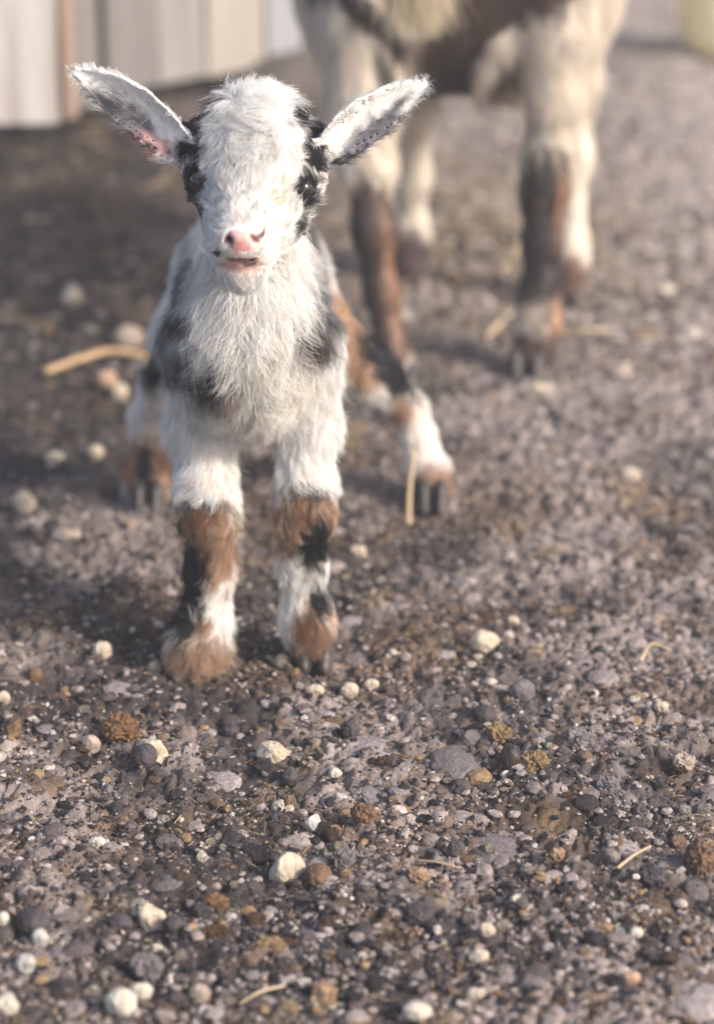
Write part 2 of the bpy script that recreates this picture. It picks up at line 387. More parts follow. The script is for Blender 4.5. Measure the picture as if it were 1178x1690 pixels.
    blobs = [
        # head
        ('head', 348, 174, 40, 15, -42, BLK, .45), ('head', 318, 222, 26, 54, 0, BLK, .3), ('head', 323, 300, 24, 48, -6, BLK, .35),
        ('head', 490, 184, 13, 32, -25, BLK, .45), ('head', 517, 236, 26, 52, 8, BLK, .3), ('head', 500, 312, 22, 44, 16, BLK, .35),
        ('head', 489, 375, 12, 32, 14, (.06, .06, .07), .6), ('head', 337, 354, 9, 13, 0, BLK, .4), ('head', 338, 405, 10, 16, 0, BLK, .3), ('head', 361, 419, 5, 8, -20, BLK, .3),
        ('head', 420, 345, 10, 4, 25, (.25, .25, .27), .7), ('head', 434, 352, 6, 4, 0, (.2, .2, .22), .6), ('head', 459, 337, 8, 5, 20, BRN, .6),
        ('head', 345, 148, 32, 15, -35, GRY, .7), ('head', 497, 150, 30, 13, 35, GRY, .7), ('head', 415, 122, 12, 14, 0, GRY, .8),
        ('head', 452, 328, 26, 20, 0, (.76, .69, .60), .9), ('head', 388, 466, 10, 5, 0, (.40, .39, .38), .8),
        ('head', 398, 396, 33, 22, 0, PNK, .2), ('head', 398, 407, 22, 11, 0, RED, .5), ('head', 397, 436, 33, 14, 0, (.60, .38, .36), .3),
        ('head', 397, 428, 30, 2.4, 0, (.22, .10, .10), .5), ('head', 397, 418, 2, 10, 0, (.35, .16, .16), .6), ('head', 412, 436, 14, 4, -14, (.12, .09, .095), .3), ('head', 429, 390, 6, 6, -30, (.12, .09, .095), .4), ('head', 379, 396, 6, 11, -35, (.05, .03, .03), .3),  # thin dark mouth line paints in the shade of the lip crease
        # ears
        ('ear_left', 208, 196, 88, 30, 37, (.085, .08, .095), .6), ('ear_left', 180, 172, 36, 10, 40, BLK, .5), ('ear_left', 222, 205, 40, 9, 35, (.08, .08, .095), .6),
        ('ear_left', 258, 240, 42, 18, 30, (.38, .22, .22), .5), ('ear_left', 226, 224, 17, 8, 25, (.10, .05, .06), .25), ('ear_left', 250, 243, 15, 9, 30, (.08, .045, .055), .25), ('ear_left', 280, 250, 8, 4, -35, (.10, .05, .05), .4),
        ('ear_right', 615, 222, 82, 27, -35, (.12, .113, .125), .6), ('ear_right', 592, 248, 60, 13, -30, (.16, .15, .17), .6), ('ear_right', 652, 178, 40, 9, -42, (.12, .115, .13), .7), ('ear_right', 563, 264, 28, 9, -25, BLK, .6),
        # trunk
        ('torso,front_left', 306, 455, 36, 74, 12, (.20, .205, .225), .7), ('torso,front_left', 306, 515, 30, 32, 0, (.045, .047, .056), .6), ('torso,front_left', 298, 588, 36, 38, -20, (.06, .06, .07), .6),
        ('torso,front_left', 285, 540, 18, 70, 0, (.22, .22, .24), .7), ('torso,front_left', 352, 628, 40, 32, -35, (.05, .048, .053), .6), ('torso,front_left', 388, 650, 14, 22, 0, TAN, .8),
        ('torso,front_right', 520, 462, 27, 70, -5, (.19, .19, .21), .7), ('torso,front_right', 508, 556, 40, 36, -30, (.06, .05, .055), .6), ('torso,front_right', 530, 518, 30, 24, 0, (.09, .09, .10), .6),
        # near legs
        ('front_left', 337, 895, 75, 78, 0, TAN, .25), ('front_left', 335, 830, 56, 12, 6, BLK, .7), ('front_left', 300, 890, 15, 44, 0, BLK, .5), ('front_left', 330, 850, 24, 30, 0, BRN, .7),
        ('front_left', 316, 965, 32, 98, 6, BLK, .3), ('front_left', 314, 1008, 26, 44, 0, BLK, .4), ('front_left', 390, 995, 22, 45, 12, WHT, .6), ('front_left', 338, 1030, 20, 16, -30, (.30, .16, .10), .7),
        ('front_left', 325, 1082, 75, 48, 0, TAN, .4), ('front_left', 276, 1046, 15, 12, -20, WHT, .6), ('front_left', 308, 1036, 18, 26, 0, BLK, .5), ('front_left', 384, 1030, 14, 18, 0, WHT, .6), ('front_left', 272, 1090, 12, 30, 0, BLK, .6),
        ('front_right', 500, 858, 80, 58, 0, TAN, .25), ('front_right', 502, 806, 52, 10, 4, BLK, .7), ('front_right', 500, 842, 26, 26, 0, BRN, .8), ('front_right', 519, 893, 30, 52, 14, BLK, .35),
        ('front_right', 500, 1050, 75, 66, 0, (.30, .185, .125), .4), ('front_right', 470, 1010, 26, 60, 0, WHT, .5), ('front_right', 525, 990, 19, 46, 0, BLK, .45), ('front_right', 553, 1020, 18, 46, 0, (.62, .46, .36), .6),
        ('front_right', 505, 1030, 26, 24, 0, BRN, .7), ('front_right', 545, 950, 20, 30, 0, WHT, .6), ('front_right', 545, 1060, 8, 26, 10, BLK, .5),
        # rear legs
        ('hind_right,torso', 580, 560, 55, 110, -20, TAN, .4), ('hind_right', 636, 600, 30, 84, -38, BLK, .3), ('hind_right', 616, 672, 34, 30, 20, WHT, .6), ('hind_right', 660, 678, 24, 30, 0, TAN, .6),
        ('hind_right', 698, 738, 24, 34, -20, WHT, .6), ('hind_right', 715, 805, 50, 46, -10, (.36, .235, .165), .4), ('hind_right', 690, 812, 20, 34, -10, BLK, .5),
        ('hind_left', 252, 610, 22, 44, 0, BLK, .5), ('hind_left', 245, 775, 60, 62, 0, (.30, .18, .12), .4), ('hind_left', 240, 775, 15, 55, 0, BLK, .5), ('hind_left', 272, 800, 16, 36, 0, TAN, .6),
    ]
    C = paint(V, T, names, base, blobs)
    skin = C * np.array((.80, .70, .66)); isn = (T == hd) & (((u - 398) / 34) ** 2 + ((v - 395) / 24) ** 2 < 1)
    skin[isn] = C[isn]; em_ = (T == names.index('ear_left')) | (T == names.index('ear_right')); skin[em_] = C[em_]
    me = mesh_np('body', V, Q, M_SKIN, True, skin)
    body = link('body', me, root); body.location = -np.array(root.location)
    body.location = (0, 0, 0); body.matrix_parent_inverse = root.matrix_basis.inverted()

    # fur ---------------------------------------------------------------
    nm = lambda x: names.index(x)
    nose = (((u - 398) / 33) ** 2 + ((v - 394) / 22) ** 2 < 1) & (T == hd) & (V[:, 1] < 1.40)
    lips = (((u - 397) / 36) ** 2 + ((v - 434) / 15) ** 2 < 1) & (T == hd) & (V[:, 1] < 1.40)
    dens = np.ones(len(V)); dens[T == hd] = 2.2; dens[(T == nm('ear_left')) | (T == nm('ear_right'))] = 1.0
    dens[nose | lips] = 0
    bare = (T == nm('ear_left')) & (N[:, 1] < -.2) & (((u - 258) / 46) ** 2 + ((v - 236) / 22) ** 2 < 1); dens[bare] = .05; inn = ((T == nm('ear_left')) | (T == nm('ear_right'))) & (N[:, 1] < -.35) & ~bare; dens[inn] = .75
    dens[V[:, 1] > 1.62] *= .45; dens[V[:, 2] < .004] = 0
    TI, W = sample(V, Q, dens, 190000, 5)
    def at(A): return (A[TI] * W[:, :, None]).sum(1)
    R, NR, CR = at(V), unit(at(N)), at(C); tg = T[TI[:, 0]]
    ru, rv = project(R)
    CR = paint(R, tg, names, np.where(True, at(base), 0), blobs, ragged=.5, seed=31)
    sgn = np.sign(R[:, 0] - P(412, 500, 1.5)[0])
    jit = np.stack([noise3(R, 55, 40 + i) for i in range(3)], 1); jit2 = np.stack([noise3(R, 150, 50 + i) for i in range(3)], 1)
    flow = np.zeros_like(R); L = np.full(len(R), .016); lift = np.full(len(R), .55); curl = .22
    # trunk
    k = np.isin(tg, [nm('torso'), nm('front_left'), nm('front_right'), nm('hind_left'), nm('hind_right')])
    flow[k] = (np.stack([sgn * .35, np.full(len(R), .15), np.full(len(R), -1.0)], 1) + jit * .45 + jit2 * .2)[k]
    top = k & (NR[:, 2] > .6); flow[top] = (np.array([0, 1, .1]) + jit * .4)[top]
    L[(tg == nm('torso')) & (np.abs(ru - 415) < 70)] = .0165
    lift[(tg == nm('torso')) & (np.abs(ru - 415) < 70)] = .42
    low = k & (R[:, 2] < .17); L[low] = lerp(.0075, .013, sstep(.10, .17, R[:, 2]))[low]; lift[low] = .5
    foot = k & (R[:, 2] < .04); L[foot] = .0135; lift[foot] = .62
    L[k & (R[:, 1] > 1.66)] *= .72; rf = foot & (tg == nm('front_right')); L[rf] = .0075; lift[rf] = .4
    # head
    h = tg == hd; nz = P(398, 395, 1.338)
    away = unit(R - nz) + jit * .5 + jit2 * .35
    whL, whR = P(385, 178, 1.40), P(462, 182, 1.40)
    def whorl(c, s):
        q = R - c; d = np.hypot(q[:, 0], q[:, 2])[:, None]
        return unit(np.stack([-q[:, 2] * s, q[:, 1] * 0, q[:, 0] * s], 1)) * np.exp(-(d / .013) ** 2)
    down = np.stack([np.sin(R[:, 0] * 160) * .35, np.full(len(R), -.2), np.full(len(R), -1.0)], 1) + jit * .6 + jit2 * .35 + 2.2 * whorl(whL, 1) + 2.2 * whorl(whR, -1)
    up = np.stack([(ru - 420) / 110, np.full(len(R), .35), np.full(len(R), .9)], 1) + jit * .3
    a = sstep(255, 300, rv)[:, None]; b = sstep(150, 178, rv)[:, None]
    fh = up * (1 - b) + down * b; fh = fh * (1 - a) + away * a
    sd = sstep(62, 100, np.abs(ru - 420))[:, None]; fh = fh * (1 - sd) + (np.stack([np.sign(ru - 420) * .6, np.full(len(R), .7), -.35 * np.ones(len(R))], 1) + jit * .4) * sd
    fr_ = (np.abs(ru - 416) > 52) & (rv > 165) & (rv < 285); fh[fr_] = (np.stack([np.sign(ru - 416) * .12, np.full(len(R), .5), np.full(len(R), -.85)], 1) + jit * .3)[fr_]
    flow[h] = fh[h]
    Lh = np.where(rv < 165, .0125, np.where(rv < 270, .0135, lerp(.0075, .0042, sstep(290, 380, rv))))
    eyep = (((ru - 322) / 26) ** 2 + ((rv - 300) / 44) ** 2 < 1) | (((ru - 500) / 22) ** 2 + ((rv - 312) / 38) ** 2 < 1); Lh = np.where(eyep, .0042, Lh)
    Lh = np.where((rv > 400) & (np.abs(ru - 398) > 45), .007, Lh)
    Lh = np.where(((ru - 397) / 62) ** 2 + ((rv - 424) / 42) ** 2 < 1, np.where(rv > 446, .006, .0026), Lh)
    fr = h & (np.abs(ru - 416) > 52) & (rv > 165) & (rv < 285); Lh = np.where(fr, .0055, Lh)
    ck = h & (rv > 325) & (rv < 440) & (np.abs(ru - 408) > 54); Lh = np.where(ck, .0095, Lh)
    L[h] = Lh[h]; lift[h] = np.where(rv < 165, .75, np.where(rv < 270, .30, np.where(ck, .5, .32)))[h]
    chin = h & (rv > 446) & (R[:, 1] < 1.40); flow[chin] = (np.array([0, -.25, -1]) + jit * .35)[chin]; L[chin] = .0085; lift[chin] = .25
    mz = h & (((ru - 397) / 62) ** 2 + ((rv - 424) / 42) ** 2 < 1) & (rv < 446); flow[mz] = (np.stack([(ru - 397) / 30, np.full(len(R), .3), np.full(len(R), -.15)], 1) + jit2 * .3)[mz]
    # ears
    for e, b0, t0 in (('ear_left', eL, tL), ('ear_right', eR, tR)):
        q = tg == nm(e); ax = unit(t0 - b0); rel = R - b0; s_ = rel @ ax; off = rel - s_[:, None] * ax
        flow[q] = (ax + unit(off) * .55 + jit * .35)[q]; L[q] = .0058; lift[q] = .12; iq = q & (NR[:, 1] < -.3); L[iq] = .0042; lift[iq] = .07
        edge = q & (np.abs(NR[:, 1]) < .55) & (off[:, 2] < 0); flow[edge] = (unit(off) + ax * .45 + jit * .4)[edge]; L[edge] = .011
        edge = q & (np.abs(NR[:, 1]) < .55) & (off[:, 2] > 0); L[edge] = .005
    # strand to strand variation of pigment
    ei = ((tg == nm('ear_left')) | (tg == nm('ear_right'))) & (rng.random(len(R)) < .25) & ~((((ru - 258) / 50) ** 2 + ((rv - 238) / 26) ** 2) < 1); CR[ei] = CR[ei] * .7 + np.array(WHT) * .3
    val = np.clip(rng.normal(1, .15, (len(R), 1)), .5, 1.3) * (1 + .12 * noise3(R, 260, 77)[:, None]); CR = np.clip(CR * val * 1.04, .01, .90)
    hm = h | (tg == nm('ear_left')) | (tg == nm('ear_right'))
    cv = np.where(h & (rv < 262), .40, np.where(h, .17, .22)); cv[(tg == nm('ear_left')) | (tg == nm('ear_right'))] = .15
    def make(name, m, rad, clump, cell, curl, seed, grav=.0, tone=.15):
        f = strands(name, root, R[m], NR[m], flow[m], L[m], lift[m], CR[m], rad, 6, clump, cell, curl, seed, grav, .25, tone)
        f.matrix_parent_inverse = root.matrix_basis.inverted(); return f
    make('head_fur', hm, .00010, .82, .0046, cv[hm], 2, .0, .24)
    make('body_fur', ~hm, .00013, .75, .0065, .28, 3, .12)
    # eyes
    bvh = BVHTree.FromPolygons([tuple(x) for x in V], [tuple(int(i) for i in q) for q in Q])
    for eu, ev in ((331, 300), (499, 311)):
        o = Vector((0, 0, CAM_H)); d = (Vector(P(eu, ev, 1.4)) - o).normalized(); hit = bvh.ray_cast(o, d)
        if hit[0] is None: continue
        bm = bmesh.new(); bmesh.ops.create_uvsphere(bm, u_segments=24, v_segments=16, radius=.0064)
        em = bpy.data.meshes.new('eye'); bm.to_mesh(em); bm.free(); em.materials.append(M_EYE)
        for p_ in em.polygons: p_.use_smooth = True
        e = link('eye', em, root); e.location = hit[0] + d * .0047; e.matrix_parent_inverse = root.matrix_basis.inverted()
    # cloven hooves
    for fu, fv, sc in ((322, 1098, 1.0), (520, 1082, 1.0), (712, 836, .95), (246, 838, .95)):
        c = P(fu, fv, ground_Y(fv)); c[2] = 0; c[1] -= .013 if fu == 520 else .004
        hoof(root, c, .0135 * sc)
    return root

def hoof(root, c, s):
    H = Body()
    for sx in (-1, 1):
        H.ellm('h', (sx * s * .52, 0, s * .75), (s * .50, s * 1.05, s * 1.15), .0008)
        H.ellm('h', (sx * s * .50, -s * .75, s * .30), (s * .36, s * .80, s * .62), .003)
    V, Q = H.build(s * .11, pad=.002)
    V[:, 2] = np.maximum(V[:, 2], .0)
    o = link('hoof', mesh_np('hoof', V, Q, M_HOOF), root); o.location = tuple(c); o.matrix_parent_inverse = root.matrix_basis.inverted()
    return o
build_kid()
#KID_END

# ---------------------------------------------------------------- the grown goat behind
#ADULT_BEGIN
def build_adult():
    root = empty('adult_goat', tuple(P(760, 620, 2.2) * np.array([1, 1, 0])))
    tag(root, 'grown brown and cream goat standing behind the baby goat with its head above the picture', 'goat')
    B = Body()
    B.ell('body', 770, -25, 2.23, 205, .125, 170, .03)
    B.ell('body', 900, -70, 2.23, 125, .115, 190, .04)
    B.ell('body', 620, -15, 2.19, 110, .10, 190, .04)
    B.cap('body', [(600, -40, 2.16, 95), (640, -230, 2.10, 62)], .04)                                     # neck
    B.cap('body', [(640, -250, 2.10, 62), (668, -215, 2.02, 50), (690, -165, 1.95, 34)], .02)             # head
    B.cap('body', [(560, -265, 2.12, 14), (490, -250, 2.11, 16), (450, -225, 2.10, 6)], .01)              # ears
    B.cap('body', [(715, -275, 2.12, 14), (780, -260, 2.11, 16), (820, -235, 2.10, 6)], .01)
    B.cap('body', [(1000, -190, 2.25, 26), (1040, -250, 2.27, 20), (1035, -300, 2.28, 8)], .01)           # tail
    B.cap('hind_near', [(925, -50, 2.15, 84), (920, 60, 2.125, 54), (915, 150, 2.118, 39), (905, 250, 2.12, 32), (897, 310, 2.12, 34), (893, 400, 2.115, 25), (890, 480, 2.112, 27), (886, 530, 2.108, 32), (876, 585, 2.10, 33)], .02)
    B.cap('hind_far', [(930, -40, 2.30, 80), (940, 130, 2.335, 40), (945, 260, 2.345, 26), (941, 400, 2.345, 22), (938, 440, 2.343, 26), (935, 475, 2.34, 24)], .02)
    B.cap('fore_near', [(600, 40, 2.12, 72), (600, 170, 2.10, 50), (606, 270, 2.09, 36), (618, 380, 2.075, 30), (628, 480, 2.07, 22), (645, 580, 2.062, 26), (656, 625, 2.055, 26)], .02)
    B.cap('fore_far', [(665, 40, 2.28, 60), (680, 180, 2.345, 34), (678, 290, 2.385, 29), (676, 370, 2.40, 23), (676, 400, 2.405, 27), (674, 440, 2.40, 26)], .02)
    B.ell('udder', 832, 118, 2.23, 48, .045, 52, .012)
    B.cap('udder', [(850, 120, 2.21, 14), (852, 172, 2.205, 10)], .01)
    B.cap('flank', [(885, 30, 2.13, 34), (825, 72, 2.12, 24), (800, 105, 2.125, 17), (790, 160, 2.14, 11)], .012)
    V, Q = B.build(.0045); T, names = B.tags(V); N = vert_normals(V, Q); u, v = project(V)
    base = np.tile(np.array((.68, .61, .53)), (len(V), 1))
    D, BB = (.036, .026, .025), (.082, .049, .039)
    blobs = [
        ('body', 780, -10, 112, 210, 10, BB, .2), ('body', 740, 110, 34, 90, 0, (.09, .065, .06), .6), ('body,hind_near', 890, -30, 75, 62, 0, BB, .4),
        ('body,fore_near', 602, 22, 85, 27, 42, D, .4), ('body,fore_near', 652, 72, 22, 40, -12, D, .5), ('fore_near,body', 632, 125, 18, 58, -14, D, .6),
        ('body', 545, -20, 60, 30, 30, D, .5), ('flank', 850, 20, 30, 20, 0, BB, .6),
        ('body', 840, -180, 190, 90, 8, BB, .5), ('body', 650, -250, 40, 60, 0, BB, .5),
        ('fore_near', 620, 470, 70, 190, -5, BB, .15), ('fore_near', 600, 470, 26, 190, -6, (.06, .04, .04), .5), ('fore_near', 648, 480, 14, 140, -5, (.20, .11, .07), .6),
        ('hind_near', 895, 400, 62, 165, 0, D, .2), ('hind_near', 928, 330, 12, 90, 4, (.22, .12, .075), .6), ('hind_near', 890, 345, 14, 22, 0, (.12, .09, .075), .8),
        ('hind_near', 874, 516, 34, 24, -20, (.42, .34, .28), .6), ('hind_near', 918, 545, 16, 60, 0, (.36, .21, .14), .6), ('hind_near', 870, 592, 80, 52, 0, (.07, .045, .038), .4),
        ('hind_far', 940, 470, 40, 62, 0, (.18, .11, .085), .4), ('fore_far', 676, 440, 50, 66, 0, (.10, .07, .07), .3),
        ('udder', 832, 118, 90, 90, 0, (.50, .40, .33), .3),
    ]
    C = paint(V, T, names, base, blobs, ragged=.25, seed=8)
    body = link('body', mesh_np('body', V, Q, M_SKIN, True, C), root); body.matrix_parent_inverse = root.matrix_basis.inverted()
    dens = np.ones(len(V)); dens[V[:, 2] < .01] = 0; dens[T == names.index('udder')] = .2
    TI, W = sample(V, Q, dens, 60000, 9)
    R = (V[TI] * W[:, :, None]).sum(1); NR = unit((N[TI] * W[:, :, None]).sum(1)); tg = T[TI[:, 0]]
    CR = paint(R, tg, names, np.tile(np.array((.70, .63, .55)), (len(R), 1)), blobs, ragged=.35, seed=9) * rng.normal(1, .14, (len(R), 1))
    jit = np.stack([noise3(R, 30, 60 + i) for i in range(3)], 1)
    flow = np.tile(np.array([.45, .1, -1.0]), (len(R), 1)) + jit * .4
    L = np.where(R[:, 2] < .2, .006, .018)
    f = strands('fur', root, R, NR, flow, L, np.full(len(R), .30), np.clip(CR, .01, .85), .00022, 5, .5, .012, .18, 12, .05); f.matrix_parent_inverse = root.matrix_basis.inverted()
    # straw blond beard under the chin
    n = 1500; a = rng.normal(0, 1, (n, 3)) * np.array([.0065, .006, .004]); br = P(684, -122, 1.985) + a
    nr = unit(a * np.array([1, 1, .2]) + 1e-4); fl = np.tile(np.array([.02, -.05, -1.0]), (n, 1)) + a * np.array([14, 8, 0])
    bc = np.array((.72, .62, .46)) * rng.uniform(.55, 1.15, (n, 1))
    f = strands('beard', root, br, nr, fl, np.full(n, .062), np.full(n, .12), np.clip(bc, 0, .85), .0003, 8, .35, .008, .10, 14, .0); f.matrix_parent_inverse = root.matrix_basis.inverted()
    for eu, ev in ((612, -235), (700, -240)):
        bm = bmesh.new(); bmesh.ops.create_uvsphere(bm, u_segments=16, v_segments=10, radius=.011); em = bpy.data.meshes.new('eye'); bm.to_mesh(em); bm.free(); em.materials.append(M_EYE)
        e = link('eye', em, root); e.location = tuple(P(eu, ev, 2.065)); e.matrix_parent_inverse = root.matrix_basis.inverted()
    for fu, fv, sc in ((866, 628, .020), (934, 500, .017), (660, 652, .018), (672, 466, .018)):
        c = P(fu, fv, ground_Y(fv)); c[2] = 0; hoof(root, c, sc * .9)
build_adult()
#ADULT_END

# ---------------------------------------------------------------- ground
def bank(x, y):
    """earth bank rising to the shed on the left"""
    e = sstep(2.18, 2.80, y + .10 * noise2(x, y, 3, 70) + .25 * np.maximum(x + .32, 0)) * (1 - sstep(-.34, -.02, x + .05 * noise2(x, y, 5, 71)))
    return .072 * e
def height(x, y, fine=True):
    z = .006 * noise2(x, y, 5, 1) + .0035 * noise2(x, y, 14, 2)
    p = noise2(x, y, 26, 3) + .5 * noise2(x, y, 60, 4)
    z = z + .0038 * sstep(-.1, .35, p)                                     # trodden plates of mud between crumbly hollows
    d1, d2, cid = worley2(x + .004 * noise2(x, y, 70, 5), y + .004 * noise2(x, y, 70, 6), 75, 9)
    z = z + .0036 * (1 - sstep(.1, .8, d1)) * (cid > .35) * (1 + .5 * noise2(x, y, 160, 31)) - .003 * (1 - sstep(0, .12, d2 - d1))
    pl = 1 - .35 * sstep(0, .4, p)
    if fine:
        e1, e2, c2 = worley2(x + .002 * noise2(x, y, 200, 25), y, 190, 19)
        z = z + pl * (.0016 * (1 - sstep(.1, .75, e1)) * (c2 > .3) - .0010 * (1 - sstep(0, .2, e2 - e1)))
        z = z + pl * (.0011 * noise2(x, y, 230, 7) * (.6 + .6 * noise2(x, y, 30, 32)) - .0012 * np.abs(noise2(x, y, 120, 33))) + .0004 * noise2(x, y, 480, 8)
    return z + bank(x, y) * (1 + .25 * noise2(x, y, 9, 72) + .12 * noise2(x, y, 25, 73))
def grow(a, step, ratio, far):
    out = []; x = a; s = step
    while x < far: s *= ratio; x += s; out.append(x)
    return out
gx = np.arange(-.36, .3601, .0015); gx = np.concatenate([-np.array(grow(.36, .0015, 1.06, 60))[::-1], gx, np.array(grow(.36, .0015, 1.06, 60))])
gy = np.concatenate([-np.array(grow(-.95, .003, 1.25, 60))[::-1], np.arange(.95, 1.75, .0019), np.array(grow(1.75, .0019, 1.009, 4.2))])
gy = np.concatenate([gy, np.array(grow(gy[-1], gy[-1] - gy[-2], 1.25, 70))])
GX, GY = np.meshgrid(gx, gy, indexing='ij'); fx, fy = GX.ravel(), GY.ravel()
GZ = height(fx, fy)
nx, ny = len(gx), len(gy)
ii, jj = np.meshgrid(np.arange(nx - 1), np.arange(ny - 1), indexing='ij'); a0 = (ii * ny + jj).ravel()
gf = np.stack([a0, a0 + ny, a0 + ny + 1, a0 + 1], 1)
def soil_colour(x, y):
    grey, dark_soil, brown, ochre = np.array((.285, .234, .219)), np.array((.046, .037, .037)), np.array((.105, .066, .044)), np.array((.21, .135, .072))
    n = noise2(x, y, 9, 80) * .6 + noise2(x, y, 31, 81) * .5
    w = sstep(-.45, .5, n + .55 * sstep(.0, .3, x + .12 - .15 * (y - 1.5)) - .35)[:, None]  # more of the darker soil to the left, broken up by noise
    c = dark_soil * (1 - w) + grey * w
    b = sstep(.1, .65, noise2(x, y, 16, 82) + .35 * noise2(x, y, 60, 83))[:, None]; c = c * (1 - b * .6) + brown * b * .6
    o = sstep(.5, .85, noise2(x, y, 24, 84) + .3 * noise2(x, y, 90, 85))[:, None]; c = c * (1 - o * .6) + ochre * o * .6
    bk = np.clip(bank(x, y) / .1, 0, 1)[:, None]; bc = np.array((.038, .026, .020)) * (1 + .6 * noise2(x, y, 12, 86)[:, None])
    c = c * (1 - bk) + bc * bk
    haze_wash = sstep(1.5, 2.8, y)[:, None] * sstep(-.3, .2, x)[:, None]; c = c * (1 - haze_wash * .62) + np.array((.40, .342, .312)) * haze_wash * .62  # far soil paled toward the right: hazy washed-out light put into colour
    painted_shade = (np.exp(-(((x + .31) / .17) ** 2 + ((y - 2.10) / .24) ** 2)))[:, None]; c = c * (1 - .75 * painted_shade) + np.array((.022, .020, .022)) * .75 * painted_shade  # moist soil patch; shade at the foot of the bank is painted in too
    painted_shade = (np.exp(-(((x + .24) / .22) ** 2 + ((y - 2.74) / .13) ** 2) ** 1.5))[:, None]; c = c * (1 - .8 * painted_shade) + np.array((.016, .014, .015)) * .8 * painted_shade  # shade of the gap under the boards painted onto the soil
    st = (np.exp(-(((x - .12) / .16) ** 2 + ((y - 2.62) / .25) ** 2)))[:, None]; c = c * (1 - .5 * st) + np.array((.30, .22, .14)) * .5 * st
    return c * (1 + .28 * noise2(x, y, 130, 87)[:, None])
M_SOIL = mat_attr('trodden_soil', .85, noise=[(260, .72, 1.25), (900, .8, 1.2)], bump=(800, .9, .0022), spec=.35)
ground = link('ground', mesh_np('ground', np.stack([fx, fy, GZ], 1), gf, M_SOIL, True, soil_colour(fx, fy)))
tag(ground, kind='structure')
def on_ground(u, v):
    y = ground_Y(v); p = P(u, v, y)
    for _ in range(4):
        z = float(height(np.array([p[0]]), np.array([p[1]]), False)[0]); y = ground_Y(v, z); p = P(u, v, y)
    return p

# ---------------------------------------------------------------- crumbs: what nobody could count
def ico(sub):
    bm = bmesh.new(); bmesh.ops.create_icosphere(bm, subdivisions=sub, radius=1)
    V = np.array([v.co[:] for v in bm.verts]); F = np.array([[v.index for v in f.verts] for f in bm.faces]); bm.free(); return V, F
ICO1, ICO2, ICO3, ICO4 = ico(1), ico(2), ico(3), ico(4)
def rot_rand(n, r):
    q = r.normal(size=(n, 4)); q /= np.linalg.norm(q, axis=1, keepdims=True); w, x, y, z = q.T
    return np.stack([np.stack([1 - 2 * (y * y + z * z), 2 * (x * y - z * w), 2 * (x * z + y * w)], -1), np.stack([2 * (x * y + z * w), 1 - 2 * (x * x + z * z), 2 * (y * z - x * w)], -1),
                     np.stack([2 * (x * z - y * w), 2 * (y * z + x * w), 1 - 2 * (x * x + y * y)], -1)], 1)
def scatter(name, shape, n, smin, smax, power, area, pal, wts, seed, mat, smooth, jag=.22, sink=.25, flat=.7):
    r = np.random.default_rng(seed); V0, F0 = shape; m = len(V0)
    y0, y1 = area; yy = r.uniform(y1 ** -1.0, y0 ** -1.0, n) ** -1.0 if y1 / y0 > 1.2 else r.uniform(y0, y1, n)
    xx = r.uniform(-.19, .19, n) * yy * 1.02
    clumpy = noise2(xx, yy, 22, seed + 3) + .6 * noise2(xx, yy, 60, seed + 4); keep = (clumpy > r.uniform(-1.1, .5, n)) & (noise2(xx, yy, 26, 3) + .5 * noise2(xx, yy, 60, 4) < r.uniform(.1, 1.6, n)); xx, yy = xx[keep], yy[keep]; n = len(xx)
    s = smin * (r.uniform((smax / smin) ** -power, 1, n)) ** (-1 / power)
    sh = r.uniform(.65, 1.25, (n, 3)); 
    Vd = V0[None] * (1 + r.uniform(-jag, jag, (n, m))[:, :, None]) * sh[:, None]
    Vd = np.einsum('nij,nmj->nmi', rot_rand(n, r), Vd) * s[:, None, None]; Vd[:, :, 2] *= flat
    zz = height(xx, yy) ; Vd += np.stack([xx, yy, zz + s * flat * (1 - 2 * sink) * .8], 1)[:, None]
    ci = r.choice(len(pal), n, p=np.array(wts) / sum(wts)); c = np.array(pal)[ci] * r.uniform(.65, 1.3, (n, 1)) * (1 - .75 * np.maximum(np.clip(bank(xx, yy) / .03, 0, 1), .75 * np.exp(-(((xx + .31) / .17) ** 2 + ((yy - 2.10) / .24) ** 2))))[:, None]  # crumbs also darkened on the bank and in the painted shade patch
    F = (F0[None] + (np.arange(n) * m)[:, None, None]).reshape(-1, 3)
    o = link(name, mesh_np(name, Vd.reshape(-1, 3), F, mat, smooth, np.repeat(c, m, 0))); tag(o, kind='stuff'); return o
M_CRUMB = mat_attr('soil_crumb', .85, noise=[(380, .65, 1.3), (1200, .8, 1.2)], bump=(750, .9, .0016), spec=.3)
SOILS = [(.270, .221, .209), (.088, .068, .069), (.022, .017, .018), (.135, .088, .060), (.25, .165, .09), (.41, .35, .325), (.46, .41, .33)]
scatter('soil_crumbs', ICO1, 72000, .0008, .0040, 1.9, (1.0, 2.2), SOILS, [26, 24, 27, 11, 4, 8, 1.2], 101, M_CRUMB, False, jag=.34, sink=.38, flat=.58)
scatter('soil_lumps', ICO2, 2600, .0030, .0085, 2.2, (1.0, 3.2), SOILS, [34, 24, 12, 10, 5, 8, 1.5], 102, M_CRUMB, False, jag=.15, sink=.55, flat=.55)
scatter('mud_crust', ICO3, 230, .007, .019, 2.0, (1.02, 2.3), [(.27, .23, .228), (.20, .168, .166), (.12, .098, .098), (.17, .115, .08)], [5, 4, 2, 1], 106, M_CRUMB, False, jag=.07, sink=.78, flat=.34)
scatter('grit', ICO1, 1500, .0010, .0024, 1.8, (1.0, 2.4), [(.40, .35, .28), (.32, .27, .22), (.46, .42, .35)], [3, 2, 2], 103, M_CRUMB, False)
scatter('far_gravel', ICO1, 5000, .0035, .012, 2.0, (2.1, 4.8), SOILS + [(.42, .37, .33)], [26, 14, 6, 9, 5, 18, 6, 16], 104, M_CRUMB, True, jag=.18, sink=.4, flat=.6)

